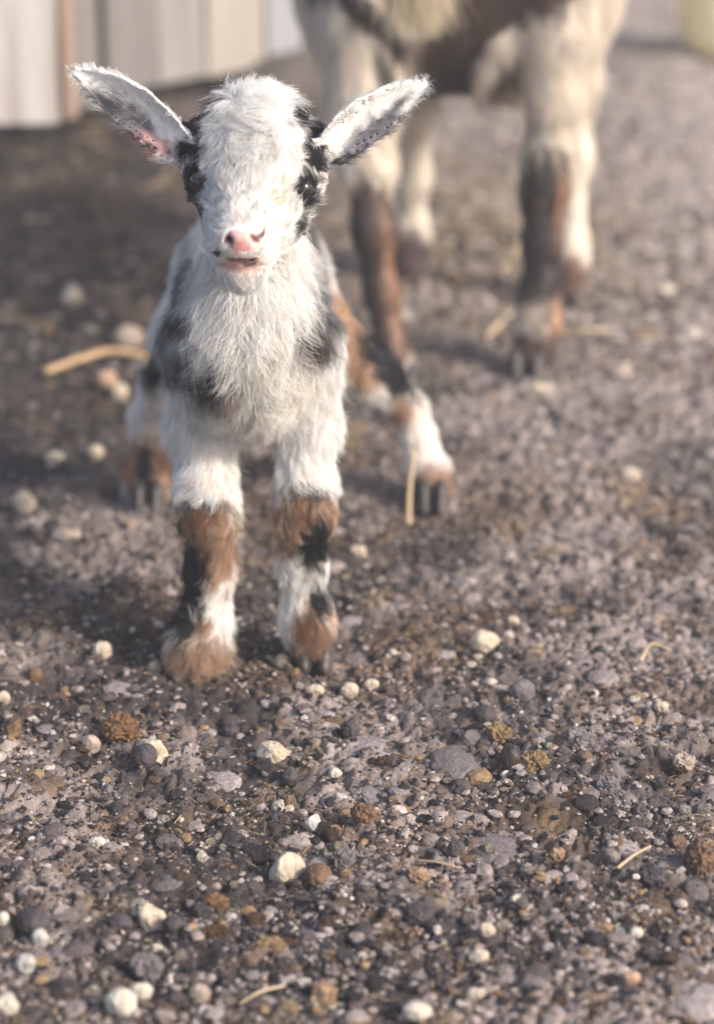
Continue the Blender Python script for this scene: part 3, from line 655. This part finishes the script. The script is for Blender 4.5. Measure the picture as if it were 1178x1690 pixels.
# ---------------------------------------------------------------- straw litter
def tube(name, pts, r, mat, flat=1.0, sides=7, parent=None):
    pts = np.array(pts, float); n = len(pts); d = np.gradient(pts, axis=0); d = unit(d); up = np.array([0, 0, 1.0]); s = np.cross(d, up)
    s = np.where(np.linalg.norm(s, axis=1, keepdims=True) < .05, np.array([1.0, 0, 0]), s); s = unit(s); w = np.cross(s, d)
    a = np.linspace(0, 2 * math.pi, sides, endpoint=False); rr = np.broadcast_to(r, (n,))
    ring = pts[:, None] + rr[:, None, None] * (np.cos(a)[None, :, None] * s[:, None] + np.sin(a)[None, :, None] * w[:, None] * flat)
    V = ring.reshape(-1, 3); F = []
    for i in range(n - 1):
        for j in range(sides):
            k = (j + 1) % sides; F.append([i * sides + j, i * sides + k, (i + 1) * sides + k, (i + 1) * sides + j])
    V = np.concatenate([V, pts[:1], pts[-1:]]); c0, c1 = len(V) - 2, len(V) - 1
    for j in range(sides):
        k = (j + 1) % sides; F.append([c0, c0, k, j]); F.append([c1, c1, (n - 1) * sides + j, (n - 1) * sides + k])
    F = np.array(F); me = bpy.data.meshes.new(name)
    me.from_pydata([tuple(p) for p in V], [], [tuple(dict.fromkeys(int(i) for i in f)) for f in F]); me.update()
    for p in me.polygons: p.use_smooth = True
    me.materials.append(mat); return link(name, me, parent)
def spline(ctrl, n=16):
    c = np.array(ctrl, float); t = np.linspace(0, len(c) - 1, n); out = []
    for x in t:
        i = min(int(x), len(c) - 2); f = x - i; p0, p1, p2, p3 = c[max(i - 1, 0)], c[i], c[i + 1], c[min(i + 2, len(c) - 1)]
        out.append(.5 * (2 * p1 + (p2 - p0) * f + (2 * p0 - 5 * p1 + 4 * p2 - p3) * f * f + (3 * p1 - p0 - 3 * p2 + p3) * f ** 3))
    return np.array(out)
M_STRAW = mat_plain('straw', (.40, .29, .17), .55, .35, noise=(60, (.54, .44, .30), .35, .65))
M_TWIG = mat_plain('dry_stem', (.34, .21, .11), .6, .3, noise=(30, (.44, .31, .19), .35, .7))
def straw(name, label, uv, r, lift, mat=M_STRAW, flat=.6):
    pts = []
    for (u, v), l in zip(uv, lift): p = on_ground(u, v); p[2] += l; pts.append(p)
    o = tube(name, spline(pts), r, mat, flat); tag(o, label, 'straw' if name == 'straw' else 'stem', 'straws and stems on the ground'); return o
straw('dry_stem', 'thick bent tan stem lying on dark soil left of the baby goat', [(74, 624), (150, 602), (190, 596), (242, 602)], np.array([.0038] * 16), [.006, .009, .010, .008], M_TWIG, .9)
p0, p1 = on_ground(674, 866), P(682, 745, 1.755)
tag(tube('straw', spline([p0, (p0 + p1) / 2 + np.array([-.0012, 0, 0]), p1]), .0022, M_STRAW, .5), 'upright straw standing before the hind foot of the baby goat', 'straw', 'straws and stems on the ground')
straw('straw', 'pale bent straw like a hook on the soil right of the baby goat', [(1056, 1099), (1070, 1078), (1082, 1076), (1104, 1081)], .0011, [.004, .006, .006, .004])
straw('straw', 'thin straw beside the black angular stone in the lower right', [(692, 1430), (725, 1436), (762, 1442)], .0008, [.004, .005, .003])
straw('straw', 'short slanting straw near the big brown clod at the right edge', [(1018, 1440), (1045, 1426), (1072, 1414)], .0011, [.003, .006, .007])
straw('straw', 'blurred straw leaning toward the dark hoof of the grown goat', [(782, 584), (815, 555), (852, 524)], .0035, [.004, .008, .010])
straw('straw', 'blurred straw lying just behind the hind hoof of the grown goat', [(925, 562), (965, 556), (1005, 556)], .003, [.005, .007, .005])
straw('straw', 'blurred straw under the belly of the grown goat', [(825, 455), (850, 425), (862, 395)], .003, [.004, .008, .006])
straw('straw', 'fine straw near the bottom edge left of the tan stone', [(395, 1665), (430, 1650), (470, 1637)], .0009, [.003, .005, .004])
# loose litter on the bank and under the grown goat
n = 1500; r = np.random.default_rng(77); lv = []; lf = []
xa = np.concatenate([r.uniform(-.85, -.12, 900), r.normal(.13, .14, 600)]); ya = np.concatenate([r.uniform(2.25, 3.0, 900), r.normal(2.65, .22, 600)])
za = height(xa, ya, False) + .002
ang = r.uniform(0, 6.28, n); ln = r.uniform(.012, .05, n); wd = r.uniform(.0008, .002, n); tl = r.normal(0, .18, n)
dx = np.stack([np.cos(ang), np.sin(ang), tl], 1) * ln[:, None] * .5; sx_ = np.stack([-np.sin(ang), np.cos(ang), ang * 0], 1) * wd[:, None]; c0 = np.stack([xa, ya, za + .003], 1); up_ = np.array([0, 0, 1.0]) * wd[:, None]
lv = np.stack([c0 - dx - sx_, c0 - dx + sx_, c0 - dx + up_, c0 + dx - sx_, c0 + dx + sx_, c0 + dx + up_], 1).reshape(-1, 3)
lf = (np.array([[0, 1, 4, 3], [1, 2, 5, 4], [2, 0, 3, 5]])[None] + (np.arange(n) * 6)[:, None, None]).reshape(-1, 4)
lc = np.repeat(np.array([(.22, .16, .10), (.13, .09, .06), (.075, .052, .04), (.34, .28, .20)])[r.choice(4, n, p=[.25, .3, .35, .10])], 6, 0)
n2 = 1700; xb = r.uniform(-.15, .15, n2); yb = 1 / r.uniform(1 / 2.1, 1 / 1.02, n2); xb = xb * yb * 1.1; zb = height(xb, yb) + .0015; ab = r.uniform(0, 6.28, n2); lb = r.uniform(.003, .011, n2); wb = r.uniform(.0002, .0005, n2)
dx = np.stack([np.cos(ab), np.sin(ab), r.normal(0, .3, n2)], 1) * lb[:, None] * .5; sx_ = np.stack([-np.sin(ab), np.cos(ab), ab * 0], 1) * wb[:, None]; c0 = np.stack([xb, yb, zb], 1); up_ = np.array([0, 0, 1.0]) * wb[:, None]
fv = np.stack([c0 - dx - sx_, c0 - dx + sx_, c0 - dx + up_, c0 + dx - sx_, c0 + dx + sx_, c0 + dx + up_], 1).reshape(-1, 3)
ff = (np.array([[0, 1, 4, 3], [1, 2, 5, 4], [2, 0, 3, 5]])[None] + (np.arange(n2) * 6)[:, None, None]).reshape(-1, 4)
fc = np.repeat(np.array([(.22, .16, .10), (.12, .08, .05), (.05, .038, .03), (.36, .31, .23)])[r.choice(4, n2, p=[.25, .35, .35, .05])], 6, 0)
tag(link('soil_fibres', mesh_np('soil_fibres', fv, ff, M_CRUMB, False, fc)), kind='stuff')
tag(link('straw_litter', mesh_np('straw_litter', lv, lf, M_CRUMB, False, lc)), kind='stuff')

# ---------------------------------------------------------------- stones one can point to
def rock_mesh(name, kind, seed, sub=3):
    r = np.random.default_rng(seed); V, F = {2: ICO2, 3: ICO3, 4: ICO4}[sub]; V = V.copy(); o = r.uniform(0, 50, 3)
    if kind in ('angular', 'stone'):
        for _ in range(11 if kind == 'angular' else 8):
            d = unit(r.normal(size=3)); lim = r.uniform(.62, .86) if kind == 'angular' else r.uniform(.74, .94)
            e = V @ d; V = V - np.maximum(e - lim, 0)[:, None] * d * .93
        V *= (1 + .06 * noise3(V + o, 2.2, 3) + .05 * noise3(V + o, 5, 4) + .025 * noise3(V + o, 11, 6))[:, None]
    elif kind == 'round': V *= (1 + .12 * noise3(V + o, 1.6, 5) + .06 * noise3(V + o, 5, 6) + .02 * noise3(V + o, 11, 6))[:, None]
    elif kind == 'clod': V *= (1 + .20 * noise3(V + o, 2.0, 7) + .16 * noise3(V + o, 4.5, 8) + .16 * noise3(V + o, 8, 9) + .13 * noise3(V + o, 15, 10))[:, None]
    return V / np.abs(V).max(0), F
def rock_mat(name, c, c2, rough, bump):
    return mat_plain(name, c, rough, .3, noise=(110, c2, .38, .66), bump=(320, bump, .003)), mat_plain(name, c, rough, .3, noise=(1.6, c2, .38, .66), bump=(3.5, bump, .4))
RM = {'cream': rock_mat('cream_limestone', (.50, .43, .34), (.35, .28, .21), .85, .9), 'white': rock_mat('white_limestone', (.54, .50, .43), (.41, .36, .30), .85, .9),
      'beige': rock_mat('beige_stone', (.40, .33, .27), (.28, .22, .18), .85, .9), 'tan': rock_mat('tan_stone', (.33, .22, .14), (.22, .14, .09), .85, .9),
      'orange': rock_mat('orange_stone', (.45, .30, .21), (.33, .20, .13), .85, .9), 'brown': rock_mat('brown_clod', (.20, .105, .045), (.08, .045, .025), .9, 1),
      'ochre': rock_mat('ochre_clod', (.235, .155, .08), (.11, .075, .045), .9, 1), 'dbrown': rock_mat('dark_brown_clod', (.085, .05, .036), (.16, .09, .05), .6, .8),
      'dark': rock_mat('dark_stone', (.036, .032, .037), (.07, .058, .062), .7, .9), 'black': rock_mat('black_dropping', (.022, .018, .020), (.05, .036, .034), .4, .5),
      'grey': rock_mat('grey_mud_clod', (.17, .15, .155), (.10, .088, .092), .9, 1), 'pale': rock_mat('grey_white_stone', (.42, .405, .385), (.28, .265, .26), .85, .9)}
def crease(me, kind):
    if kind != 'round': me.set_sharp_from_angle(angle={'angular': .42, 'stone': .6, 'clod': .5}[kind])
    return me
def stone(name, label, u, v, w, h, mat, kind='stone', rz=0.0, group=None, tilt=0.0):
    """u, v: the middle of the stone in the photograph; w, h: its width and height there"""
    i = len(bpy.data.objects); p = on_ground(u, v + h * .42); m = mpp(p)
    V, F = rock_mesh(name, kind, 1000 + int(u) * 7 + int(v), 4 if kind in ('clod', 'stone', 'angular') and w > 30 else 3)
    sc = np.array([w * .5 * m, max(w * .42, h * .42) * m, h * .5 * m * 1.14]); V = V * sc
    c, s_ = math.cos(math.radians(tilt)), math.sin(math.radians(tilt)); V = V @ np.array([[c, 0, s_], [0, 1, 0], [-s_, 0, c]]).T
    o = link(name, crease(mesh_np(name, V, F, RM[mat][0], True), kind))
    p[2] = float(height(np.array([p[0]]), np.array([p[1]]), False)[0])
    o.location = (p[0], p[1] + sc[1] * .5, p[2] + sc[2] * .60); tag(o, label, {'clod': 'clod', 'dropping': 'dropping'}.get(name.split('_')[-1], 'stone'), group); return o
GP, GD, GB = 'pale stones on the soil', 'dark stones on the soil', 'brown clods on the soil'
PALE = [
    ('cream stone with a slanted top beside the brown crumbly clod', 255, 1237, 50, 56, 'cream', 'angular', -25),
    ('cream faceted stone alone below the front feet of the goat', 450, 1243, 56, 37, 'cream', 'stone', 0),
    ('large cream rounded stone in the middle of the lower ground', 474, 1427, 62, 60, 'cream', 'stone', 20),
    ('cream angular stone between two dark lumps in the lower left', 247, 1511, 54, 56, 'cream', 'angular', -30),
    ('biggest white stone near the bottom edge in the lower left', 200, 1659, 54, 48, 'white', 'stone', 0),
    ('smaller white stone touching the biggest white stone at the bottom', 233, 1638, 40, 26, 'white', 'stone', 0),
    ('cream pinkish stone on bare soil right of the front hooves', 800, 1062, 52, 38, 'cream', 'stone', 10),
    ('cream round stone with a pink face left of the left front foot', 168, 1075, 34, 34, 'cream', 'angular', 0),
    ('greyish cream stone tucked under the left side of the brown clod', 151, 1228, 32, 32, 'beige', 'round', 0),
    ('grey white pointed stone below the lone cream faceted stone', 515, 1355, 32, 34, 'pale', 'angular', 15),
    ('rounded pale stone above the flat pale sliver near the right hoof', 577, 1145, 32, 28, 'cream', 'stone', 0),
    ('flat pale sliver of stone below the right front hoof', 520, 1152, 32, 18, 'cream', 'stone', 0),
    ('pale ring shaped stone beside the dark round lump at lower left', 66, 1548, 30, 32, 'pale', 'round', 0),
    ('pale grey stone half hidden by a dark lump at lower left', 42, 1590, 34, 36, 'pale', 'stone', 10),
    ('white stone cut by the left edge above the ring shaped stone', 5, 1520, 26, 30, 'white', 'stone', 0),
    ('white stone in the bottom left corner', 12, 1666, 42, 40, 'white', 'stone', 0),
    ('low white stone left of the middle on the grey lower ground', 160, 1392, 30, 16, 'white', 'stone', 0),
    ('small white flat stone right below the cream faceted stone', 553, 1277, 24, 16, 'white', 'stone', 0),
    ('grey cream round pebble touching the left front foot', 255, 1101, 24, 26, 'beige', 'round', 0),
    ('round pale stone at the foot of the brown bank', 118, 490, 34, 32, 'cream', 'round', 0),
    ('broad beige stone just above the thick tan stem', 213, 556, 54, 40, 'beige', 'round', 0),
    ('tan oval stone just under the thick tan stem', 176, 630, 38, 30, 'orange', 'round', 0),
    ('cream round pebble below the tan oval stone by the hind leg', 198, 652, 28, 30, 'cream', 'round', 0),
    ('cream slanted stone resting on orange soil at the left edge', 40, 829, 40, 38, 'cream', 'stone', -25),
    ('round cream pebble left of the brown hind leg', 158, 752, 28, 26, 'cream', 'round', 0),
    ('oval cream pebble left of the round pebble by the hind leg', 90, 756, 34, 20, 'cream', 'round', 0),
    ('long flat cream stone on the dark soil at left', 110, 884, 48, 20, 'beige', 'stone', 5),
    ('small cream pebble right in front of the right front hoof', 466, 1092, 30, 25, 'beige', 'stone', 0),
    ('cream pebble cut by the left edge level with the clods', 7, 1152, 22, 24, 'cream', 'round', 0),
    ('wide cream stone blurred in the lower right ground', 791, 1586, 36, 26, 'cream', 'stone', 0),
    ('white round pebble on the pale plate of mud in the lower right', 854, 1506, 28, 22, 'white', 'round', 0),
    ('cream angular pebble above the wide blurred cream stone', 803, 1542, 30, 25, 'cream', 'stone', 0),
    ('round white pebble far to the right of the cream angular pebble', 1048, 1541, 26, 21, 'white', 'round', 0),
    ('orange tan pebble near the lower right corner', 1041, 1615, 32, 26, 'orange', 'stone', 0),
    ('white oval pebble below the black shiny dropping', 834, 1279, 19, 14, 'white', 'round', 0),
    ('cream round pebble left of the crumbly pale lump at right', 1090, 1168, 25, 19, 'cream', 'round', 0),
    ('cream knobbly stone right of the pebbles below the right hoof', 613, 1127, 29, 20, 'cream', 'stone', 0),
    ('bright white stone blurred at the very bottom middle', 687, 1671, 52, 26, 'white', 'stone', 0),
    ('pale stone blurred near the bottom right of the middle', 786, 1643, 36, 22, 'cream', 'stone', 0),
    ('cream pebble above the cream pinkish stone', 846, 1024, 23, 17, 'cream', 'round', 0),
    ('tan cream crumbly stone at the right edge above the dark clod', 1128, 1262, 42, 30, 'beige', 'clod', 0),
    ('cream round stone in the blurred ground right of the hind foot', 1038, 785, 42, 26, 'beige', 'stone', 0),
    ('blurred pale stone beyond the hind hoof of the grown goat', 1025, 613, 44, 24, 'beige', 'round', 0),
    ('small blurred cream stone below the dark hoof of the grown goat', 888, 648, 30, 18, 'cream', 'round', 0),
    ('small cream stone between the right front leg and the hind foot', 590, 918, 28, 20, 'cream', 'stone', 0),
]
for lab, u, v, w, h, m, k, t in PALE: stone('stone', lab, u, v, w, h, m, k, tilt=t, group=GP)
DARK = [
    ('blue black lump squeezed between the brown clod and cream stone', 238, 1253, 44, 42, 'dark', 'round'),
    ('black angular stone standing on the pale mud plate', 752, 1405, 36, 28, 'dark', 'angular'),
    ('large grey brown rounded stone right of the middle', 862, 1147, 46, 36, 'grey', 'round'),
    ('dark round stone left of the ochre crumbly clod', 799, 1182, 42, 32, 'dark', 'round'),
    ('upright dark stone below the flat pale sliver', 578, 1205, 32, 36, 'dark', 'stone'),
    ('square dark brown stone near the left edge', 25, 1215, 34, 36, 'dbrown', 'angular'),
    ('big dark lump above the ring shaped stone', 55, 1523, 58, 48, 'dark', 'round'),
    ('dark lump left of the cream angular stone', 197, 1527, 46, 32, 'dark', 'stone'),
    ('dark lump right of the cream angular stone', 287, 1526, 40, 28, 'dark', 'round'),
    ('black flat lump above the biggest white stone', 102, 1637, 56, 36, 'black', 'stone'),
    ('brown grey stone right of the large cream rounded stone', 526, 1446, 50, 40, 'dbrown', 'stone'),
    ('broad dark lump in the mud below the black angular stone', 690, 1511, 58, 38, 'dark', 'clod'),
    ('small dark lump between the two cream stones below the feet', 380, 1206, 32, 20, 'dark', 'round'),
    ('dark grey lump left of the dark brown clod at the right edge', 1075, 1446, 52, 40, 'dark', 'clod'),
    ('dark round pebble under the square stone at the left edge', 58, 1108, 28, 27, 'dbrown', 'round'),
    ('dark grey pointed stone right of the lone cream faceted stone', 478, 1286, 28, 36, 'dark', 'angular'),
]
for lab, u, v, w, h, m, k in DARK: stone('stone', lab, u, v, w, h, m, k, group=GD)
stone('dropping', 'shiny black rounded dropping beside the straw coloured clump', 843, 1248, 38, 44, 'black', 'round', group=GB)
BROWN = [
    ('large rusty brown crumbly clod in the left middle of the ground', 197, 1203, 78, 52, 'brown'),
    ('tan brown round clod near the bottom middle', 535, 1643, 46, 46, 'tan'),
    ('ochre crumbly clod above the shiny black dropping', 822, 1210, 46, 38, 'ochre'),
    ('straw coloured fibrous clump right of the shiny black dropping', 882, 1252, 52, 40, 'ochre'),
    ('big dark brown clod cut by the right edge', 1156, 1416, 64, 68, 'dbrown'),
    ('orange brown small clod below the white pebbles on the right', 920, 1411, 30, 24, 'tan'),
    ('ochre flat clod in the lower middle of the ground', 446, 1566, 62, 34, 'ochre'),
    ('brown flat clod below the thin straw', 690, 1446, 40, 24, 'tan'),
    ('grey brown clod in the middle above the large cream stone', 600, 1354, 54, 30, 'dbrown'),
    ('brown crumbly clod left of the large cream rounded stone', 357, 1492, 46, 26, 'brown'),
    ('brown speckled clod above the wide cream stones at right', 1002, 1535, 40, 28, 'tan'),
    ('tan clod in the lower left corner region near the white stone', 330, 1640, 38, 34, 'beige'),
]
for lab, u, v, w, h, m in BROWN: stone('clod', lab, u, v, w, h, m, 'clod', group=GB)
GREY = [
    ('grey mud clod right of the brown grey stone', 566, 1424, 44, 32, 'grey'), ('large grey mud clod above the white stones at lower left', 240, 1596, 64, 52, 'grey'),
    ('grey rounded mud clod right of the straw coloured clump', 950, 1220, 52, 40, 'grey'), ('pale grey mud clod right of the white oval pebble', 1003, 1298, 42, 36, 'grey'),
]
for lab, u, v, w, h, m in GREY: stone('clod', lab, u, v, w, h, m, 'clod', group=GB)

# small loose pebbles that nothing tells apart: objects of their own sharing a few meshes
protos = {}
for kname, mats, kinds, in (('pebble', ['cream', 'white', 'beige', 'orange'], ['stone', 'angular', 'round']), ('soil_clod', ['dark', 'grey', 'grey', 'dbrown', 'brown', 'black'], ['clod', 'angular', 'clod'])):
    protos[kname] = []; KINDNAME = {'cream': 'cream', 'white': 'white', 'beige': 'beige', 'orange': 'orange tan', 'dark': 'dark grey', 'grey': 'grey', 'dbrown': 'dark brown', 'brown': 'rusty brown', 'black': 'black'}
    for i, mm in enumerate(mats):
        for kk in kinds:
            V, F = rock_mesh(kname, kk, 300 + i * 5 + len(kk), 2); protos[kname].append((crease(mesh_np(kname, V, F, RM[mm][1], True), kk), KINDNAME[mm], {'stone': 'faceted', 'angular': 'angular', 'round': 'rounded', 'clod': 'crumbly'}[kk]))
LAND = [(p, on_ground(u, v)) for p, u, v in (('the rusty brown crumbly clod', 197, 1225), ('the left front foot', 322, 1112), ('the right front hooves', 520, 1095), ('the spread hind foot', 712, 845),
    ('the hind foot behind the left leg', 245, 845), ('the black angular stone', 752, 1418), ('the straw bent like a hook', 1080, 1088), ('the shiny black dropping', 843, 1268), ('the large cream rounded stone', 474, 1455),
    ('the lone cream faceted stone', 450, 1260), ('the cream angular stone at lower left', 247, 1535), ('the biggest white stone', 200, 1680), ('the ochre flat clod', 446, 1580), ('the big dark brown clod', 1150, 1445),
    ('the tan brown round clod', 535, 1662), ('the wide blurred cream stone', 791, 1598), ('the orange tan pebble', 1041, 1626), ('the thick tan stem', 160, 610), ('the cream pinkish stone', 800, 1078), ('the square dark brown stone', 25, 1230),
    ('the cream slanted stone', 40, 845), ('the hind hoof of the grown goat', 868, 628), ('the grey rounded mud clod', 950, 1238), ('the large grey brown stone', 862, 1162), ('the long flat cream stone', 110, 893),
    ('the grey white pointed stone', 515, 1370), ('the low white stone', 160, 1400), ('the crumbly tan stone at the right edge', 1128, 1276), ('the round white far pebble', 1048, 1550), ('the ring shaped stone', 66, 1562))]
def whereabouts(p):
    q = min(LAND, key=lambda l: (l[1][0] - p[0]) ** 2 + .5 * (l[1][1] - p[1]) ** 2); dx, dy = p[0] - q[1][0], p[1] - q[1][1]
    return (('right of ' if dx > 0 else 'left of ') if abs(dx) > abs(dy) * .8 else ('behind ' if dy > 0 else 'in front of ')) + q[0]
def loose(kname, n, label, cat, group, s0, s1, seed):
    r = np.random.default_rng(seed)
    for i in range(n):
        y = 1 / r.uniform(1 / 2.3, 1 / 1.06); x = r.uniform(-.148, .148) * y * 1.05
        if abs(x + .07) < .06 and 1.42 < y < 1.52: y = 1.3
        me_, cn, sn = protos[kname][r.integers(len(protos[kname]))]; o = bpy.data.objects.new(kname, me_); COL.objects.link(o)
        s = s0 * r.uniform((s1 / s0) ** -1.6, 1) ** (-1 / 1.6)
        z = float(height(np.array([x]), np.array([y]), False)[0]); o.location = (x, y, z + s * .42)
        o.scale = (s * r.uniform(.9, 1.3), s * r.uniform(.8, 1.2), s * r.uniform(.55, .85)); o.rotation_euler = (r.normal(0, .25), r.normal(0, .25), r.uniform(0, 6.28)); tag(o, f"{'tiny' if s < s0 * 1.3 else 'small'} {cn} {sn} {cat} {whereabouts((x, y))}", cat, group)
loose('pebble', 150, 'tiny pale pebble lying loose among the dark crumbs of soil', 'pebble', 'loose pale pebbles', .0022, .0046, 41)
loose('soil_clod', 120, 'small dark clod of soil lying loose among finer crumbs', 'clod', 'loose dark clods', .003, .0078, 42)

# ---------------------------------------------------------------- shed of vertical boards
def board(name, a, b, z0, z1, th, mat, parent, seed, gap=.0035):
    """vertical plank between ground points a and b (x, y), slightly uneven"""
    r = np.random.default_rng(seed); a, b = np.array(a), np.array(b); d = b - a; L = np.hypot(*d); d = d / L; n = np.array([d[1], -d[0]])
    off = r.uniform(-.004, .004); zz = np.linspace(z0 + r.uniform(-.006, .006), z1, 9); V = []
    for z in zz:
        w = r.normal(0, .0012, 4)
        for k, (s, t) in enumerate(((gap, 0), (L - gap, 0), (L - gap, -th), (gap, -th))):
            q = a + d * (s + w[k]) + n * (t + off); V.append((q[0], q[1], z))
    F = []
    for i in range(8):
        for j in range(4): F.append((i * 4 + j, i * 4 + (j + 1) % 4, i * 4 + 4 + (j + 1) % 4, i * 4 + 4 + j))
    F += [(3, 2, 1, 0), (32, 33, 34, 35)]
    me = bpy.data.meshes.new(name); me.from_pydata(V, [], F); me.materials.append(mat); me.update()
    return link(name, me, parent)
def wood(name, c, c2, sc=9):
    m, t, b = material(name); tc = t.nodes.new('ShaderNodeTexCoord'); mp = t.nodes.new('ShaderNodeMapping'); mp.inputs['Scale'].default_value = (sc * 4, sc * 4, sc * .35)
    nz = t.nodes.new('ShaderNodeTexNoise'); nz.inputs['Scale'].default_value = 1; nz.inputs['Detail'].default_value = 8
    cr = t.nodes.new('ShaderNodeValToRGB'); cr.color_ramp.elements[0].position = .3; cr.color_ramp.elements[1].position = .7
    cr.color_ramp.elements[0].color = (*c, 1); cr.color_ramp.elements[1].color = (*c2, 1)
    bp = t.nodes.new('ShaderNodeBump'); bp.inputs['Strength'].default_value = .5; bp.inputs['Distance'].default_value = .003
    t.links.new(tc.outputs['Object'], mp.inputs[0]); t.links.new(mp.outputs[0], nz.inputs['Vector']); t.links.new(nz.outputs[0], cr.inputs[0])
    t.links.new(cr.outputs[0], b.inputs['Base Color']); t.links.new(nz.outputs[0], bp.inputs['Height']); t.links.new(bp.outputs[0], b.inputs['Normal']); b.inputs['Roughness'].default_value = .8
    return m
W_GREY = wood('weathered_grey_wood', (.105, .096, .095), (.19, .176, .17)); W_LIGHT = wood('pale_grey_wood', (.16, .148, .144), (.26, .245, .23)); W_BEIGE = wood('beige_wood', (.22, .20, .175), (.34, .31, .275))
W_BLUE = wood('blue_grey_wood', (.20, .205, .225), (.27, .27, .285)); W_BROWN = wood('raw_brown_wood', (.22, .145, .105), (.32, .235, .185)); W_DARK = wood('dark_wood', (.045, .036, .034), (.075, .06, .055))
W_PAINT = wood('peeling_white_paint', (.40, .34, .30), (.56, .535, .52), 16)
shed = empty('wooden_shed', tuple(P(320, 150, 3.0) * np.array([1, 1, 0])))
tag(shed, 'weathered grey shed wall of upright boards behind the baby goat on the left', 'shed')
def wl(u): return P(u, 130, lerp(2.76, 3.06, (u - 100) / 440))
def fix(o): o.matrix_parent_inverse = shed.matrix_basis.inverted(); return o
for i, (u0, u1, m) in enumerate(((60, 172, W_GREY), (172, 262, W_GREY), (262, 345, W_LIGHT), (345, 442, W_BEIGE), (442, 503, W_BLUE), (503, 590, W_BEIGE), (590, 690, W_LIGHT))):
    a, b = wl(u0), wl(u1); fix(board('plank', a[:2], b[:2], .108, 1.7, .022, m, shed, 900 + i))
a, b = P(-150, 200, 2.62), P(102, 200, 2.64); fix(board('corner_board', P(-20, 200, 2.63)[:2], P(104, 200, 2.635)[:2], .122, 1.72, .03, W_PAINT, shed, 950))
fix(board('door_jamb', P(105, 200, 2.637)[:2], P(131, 200, 2.655)[:2], .124, 1.72, .05, W_BROWN, shed, 951))
fix(board('corner_board', P(-260, 200, 2.62)[:2], P(-24, 200, 2.63)[:2], .13, 1.72, .03, W_PAINT, shed, 952))
a, b = wl(40), wl(700); q = np.array([.0, .09]); fix(board('sill_beam', a[:2] + q, b[:2] + q, -.02, .16, .09, W_DARK, shed, 960))  # beam coloured dark to put the gap's shade under the boards
a, b = wl(-320), wl(700); fix(board('back_wall', a[:2] + q * 12, b[:2] + q * 12, -.02, 1.7, .03, W_GREY, shed, 961))
c = wl(692); fix(board('side_wall', c[:2] + np.array([.004, .02]), c[:2] + np.array([.10, 1.05]), .02, 1.7, .03, W_GREY, shed, 962))
c = wl(-330); a, b = wl(-340), wl(720)
rv = [(a[0], a[1] - .35, 1.70), (b[0], b[1] - .25, 1.70), (b[0] + .12, b[1] + 1.2, 1.95), (a[0], a[1] + 1.2, 1.95)]; rv = rv + [(x, y, z + .04) for x, y, z in rv]
me = bpy.data.meshes.new('roof'); me.from_pydata(rv, [], [(3, 2, 1, 0), (4, 5, 6, 7), (0, 1, 5, 4), (1, 2, 6, 5), (2, 3, 7, 6), (3, 0, 4, 7)]); me.materials.append(W_DARK); fix(link('roof', me, shed))
# rounded dark shape added to stand for the dark gap under the boards
lp = spline([P(395, 128, 2.98), P(440, 118, 3.0), P(490, 112, 3.03), (P(525, 118, 3.06))], 14); lp[:, 2] = .075
o = tube('gap_form', lp, np.array([.020, .034, .042, .046, .048, .05, .05, .05, .05, .05, .048, .045, .04, .03]), W_DARK, 1.0, 12); tag(o, 'dark rounded form added for the gap under the shed boards above the baby goat', 'gap_form')

# ---------------------------------------------------------------- yellow bucket at the top right
M_YEL = mat_plain('faded_yellow_plastic', (.86, .77, .46), .45, .4, noise=(20, (.88, .82, .58), .4, .7))
bk = empty('bucket', tuple(P(1200, 92, ground_Y(92)))); bk.location.z = 0
tag(bk, 'pale yellow round plastic bucket standing in the upper right corner', 'bucket')
def lathe(name, prof, mat, parent, seg=40):
    V = [(r_ * math.cos(2 * math.pi * i / seg), r_ * math.sin(2 * math.pi * i / seg), z) for r_, z in prof for i in range(seg)]; F = []
    for k in range(len(prof) - 1):
        for i in range(seg): F.append((k * seg + i, k * seg + (i + 1) % seg, (k + 1) * seg + (i + 1) % seg, (k + 1) * seg + i))
    me = bpy.data.meshes.new(name); me.from_pydata(V, [], F); me.materials.append(mat); me.update()
    for p in me.polygons: p.use_smooth = True
    return link(name, me, parent)
lathe('shell', [(.001, .004), (.045, .004), (.062, .012), (.072, .030), (.080, .07), (.086, .12), (.092, .18), (.088, .18), (.082, .12), (.074, .06), (.06, .02), (.001, .014)], M_YEL, bk)
lathe('rim', [(.090, .176), (.098, .176), (.099, .186), (.090, .187), (.090, .176)], M_YEL, bk)
hp = np.array([(.098 * math.cos(t), -.02 - .05 * math.sin(t), .178 - .075 * math.sin(t)) for t in np.linspace(0, math.pi, 16)]); tube('handle', hp, .003, mat_plain('wire', (.35, .34, .33), .4, .5), 1, 8, bk)

# ---------------------------------------------------------------- the hazy air
hz = bpy.data.materials.new('haze_air'); hz.use_nodes = True; t = hz.node_tree; t.nodes.clear()
pv = t.nodes.new('ShaderNodeVolumePrincipled'); pv.inputs['Color'].default_value = (.93, .93, .95, 1); pv.inputs['Density'].default_value = .024; pv.inputs['Anisotropy'].default_value = .2
mo = t.nodes.new('ShaderNodeOutputMaterial'); t.links.new(pv.outputs[0], mo.inputs['Volume'])
bm = bmesh.new(); bmesh.ops.create_cube(bm, size=1); bmesh.ops.scale(bm, vec=(170, 170, 3.5), verts=bm.verts); bmesh.ops.translate(bm, vec=(0, 0, .6), verts=bm.verts)
me = bpy.data.meshes.new('haze'); bm.to_mesh(me); bm.free(); me.materials.append(hz); tag(link('haze', me), kind='stuff')
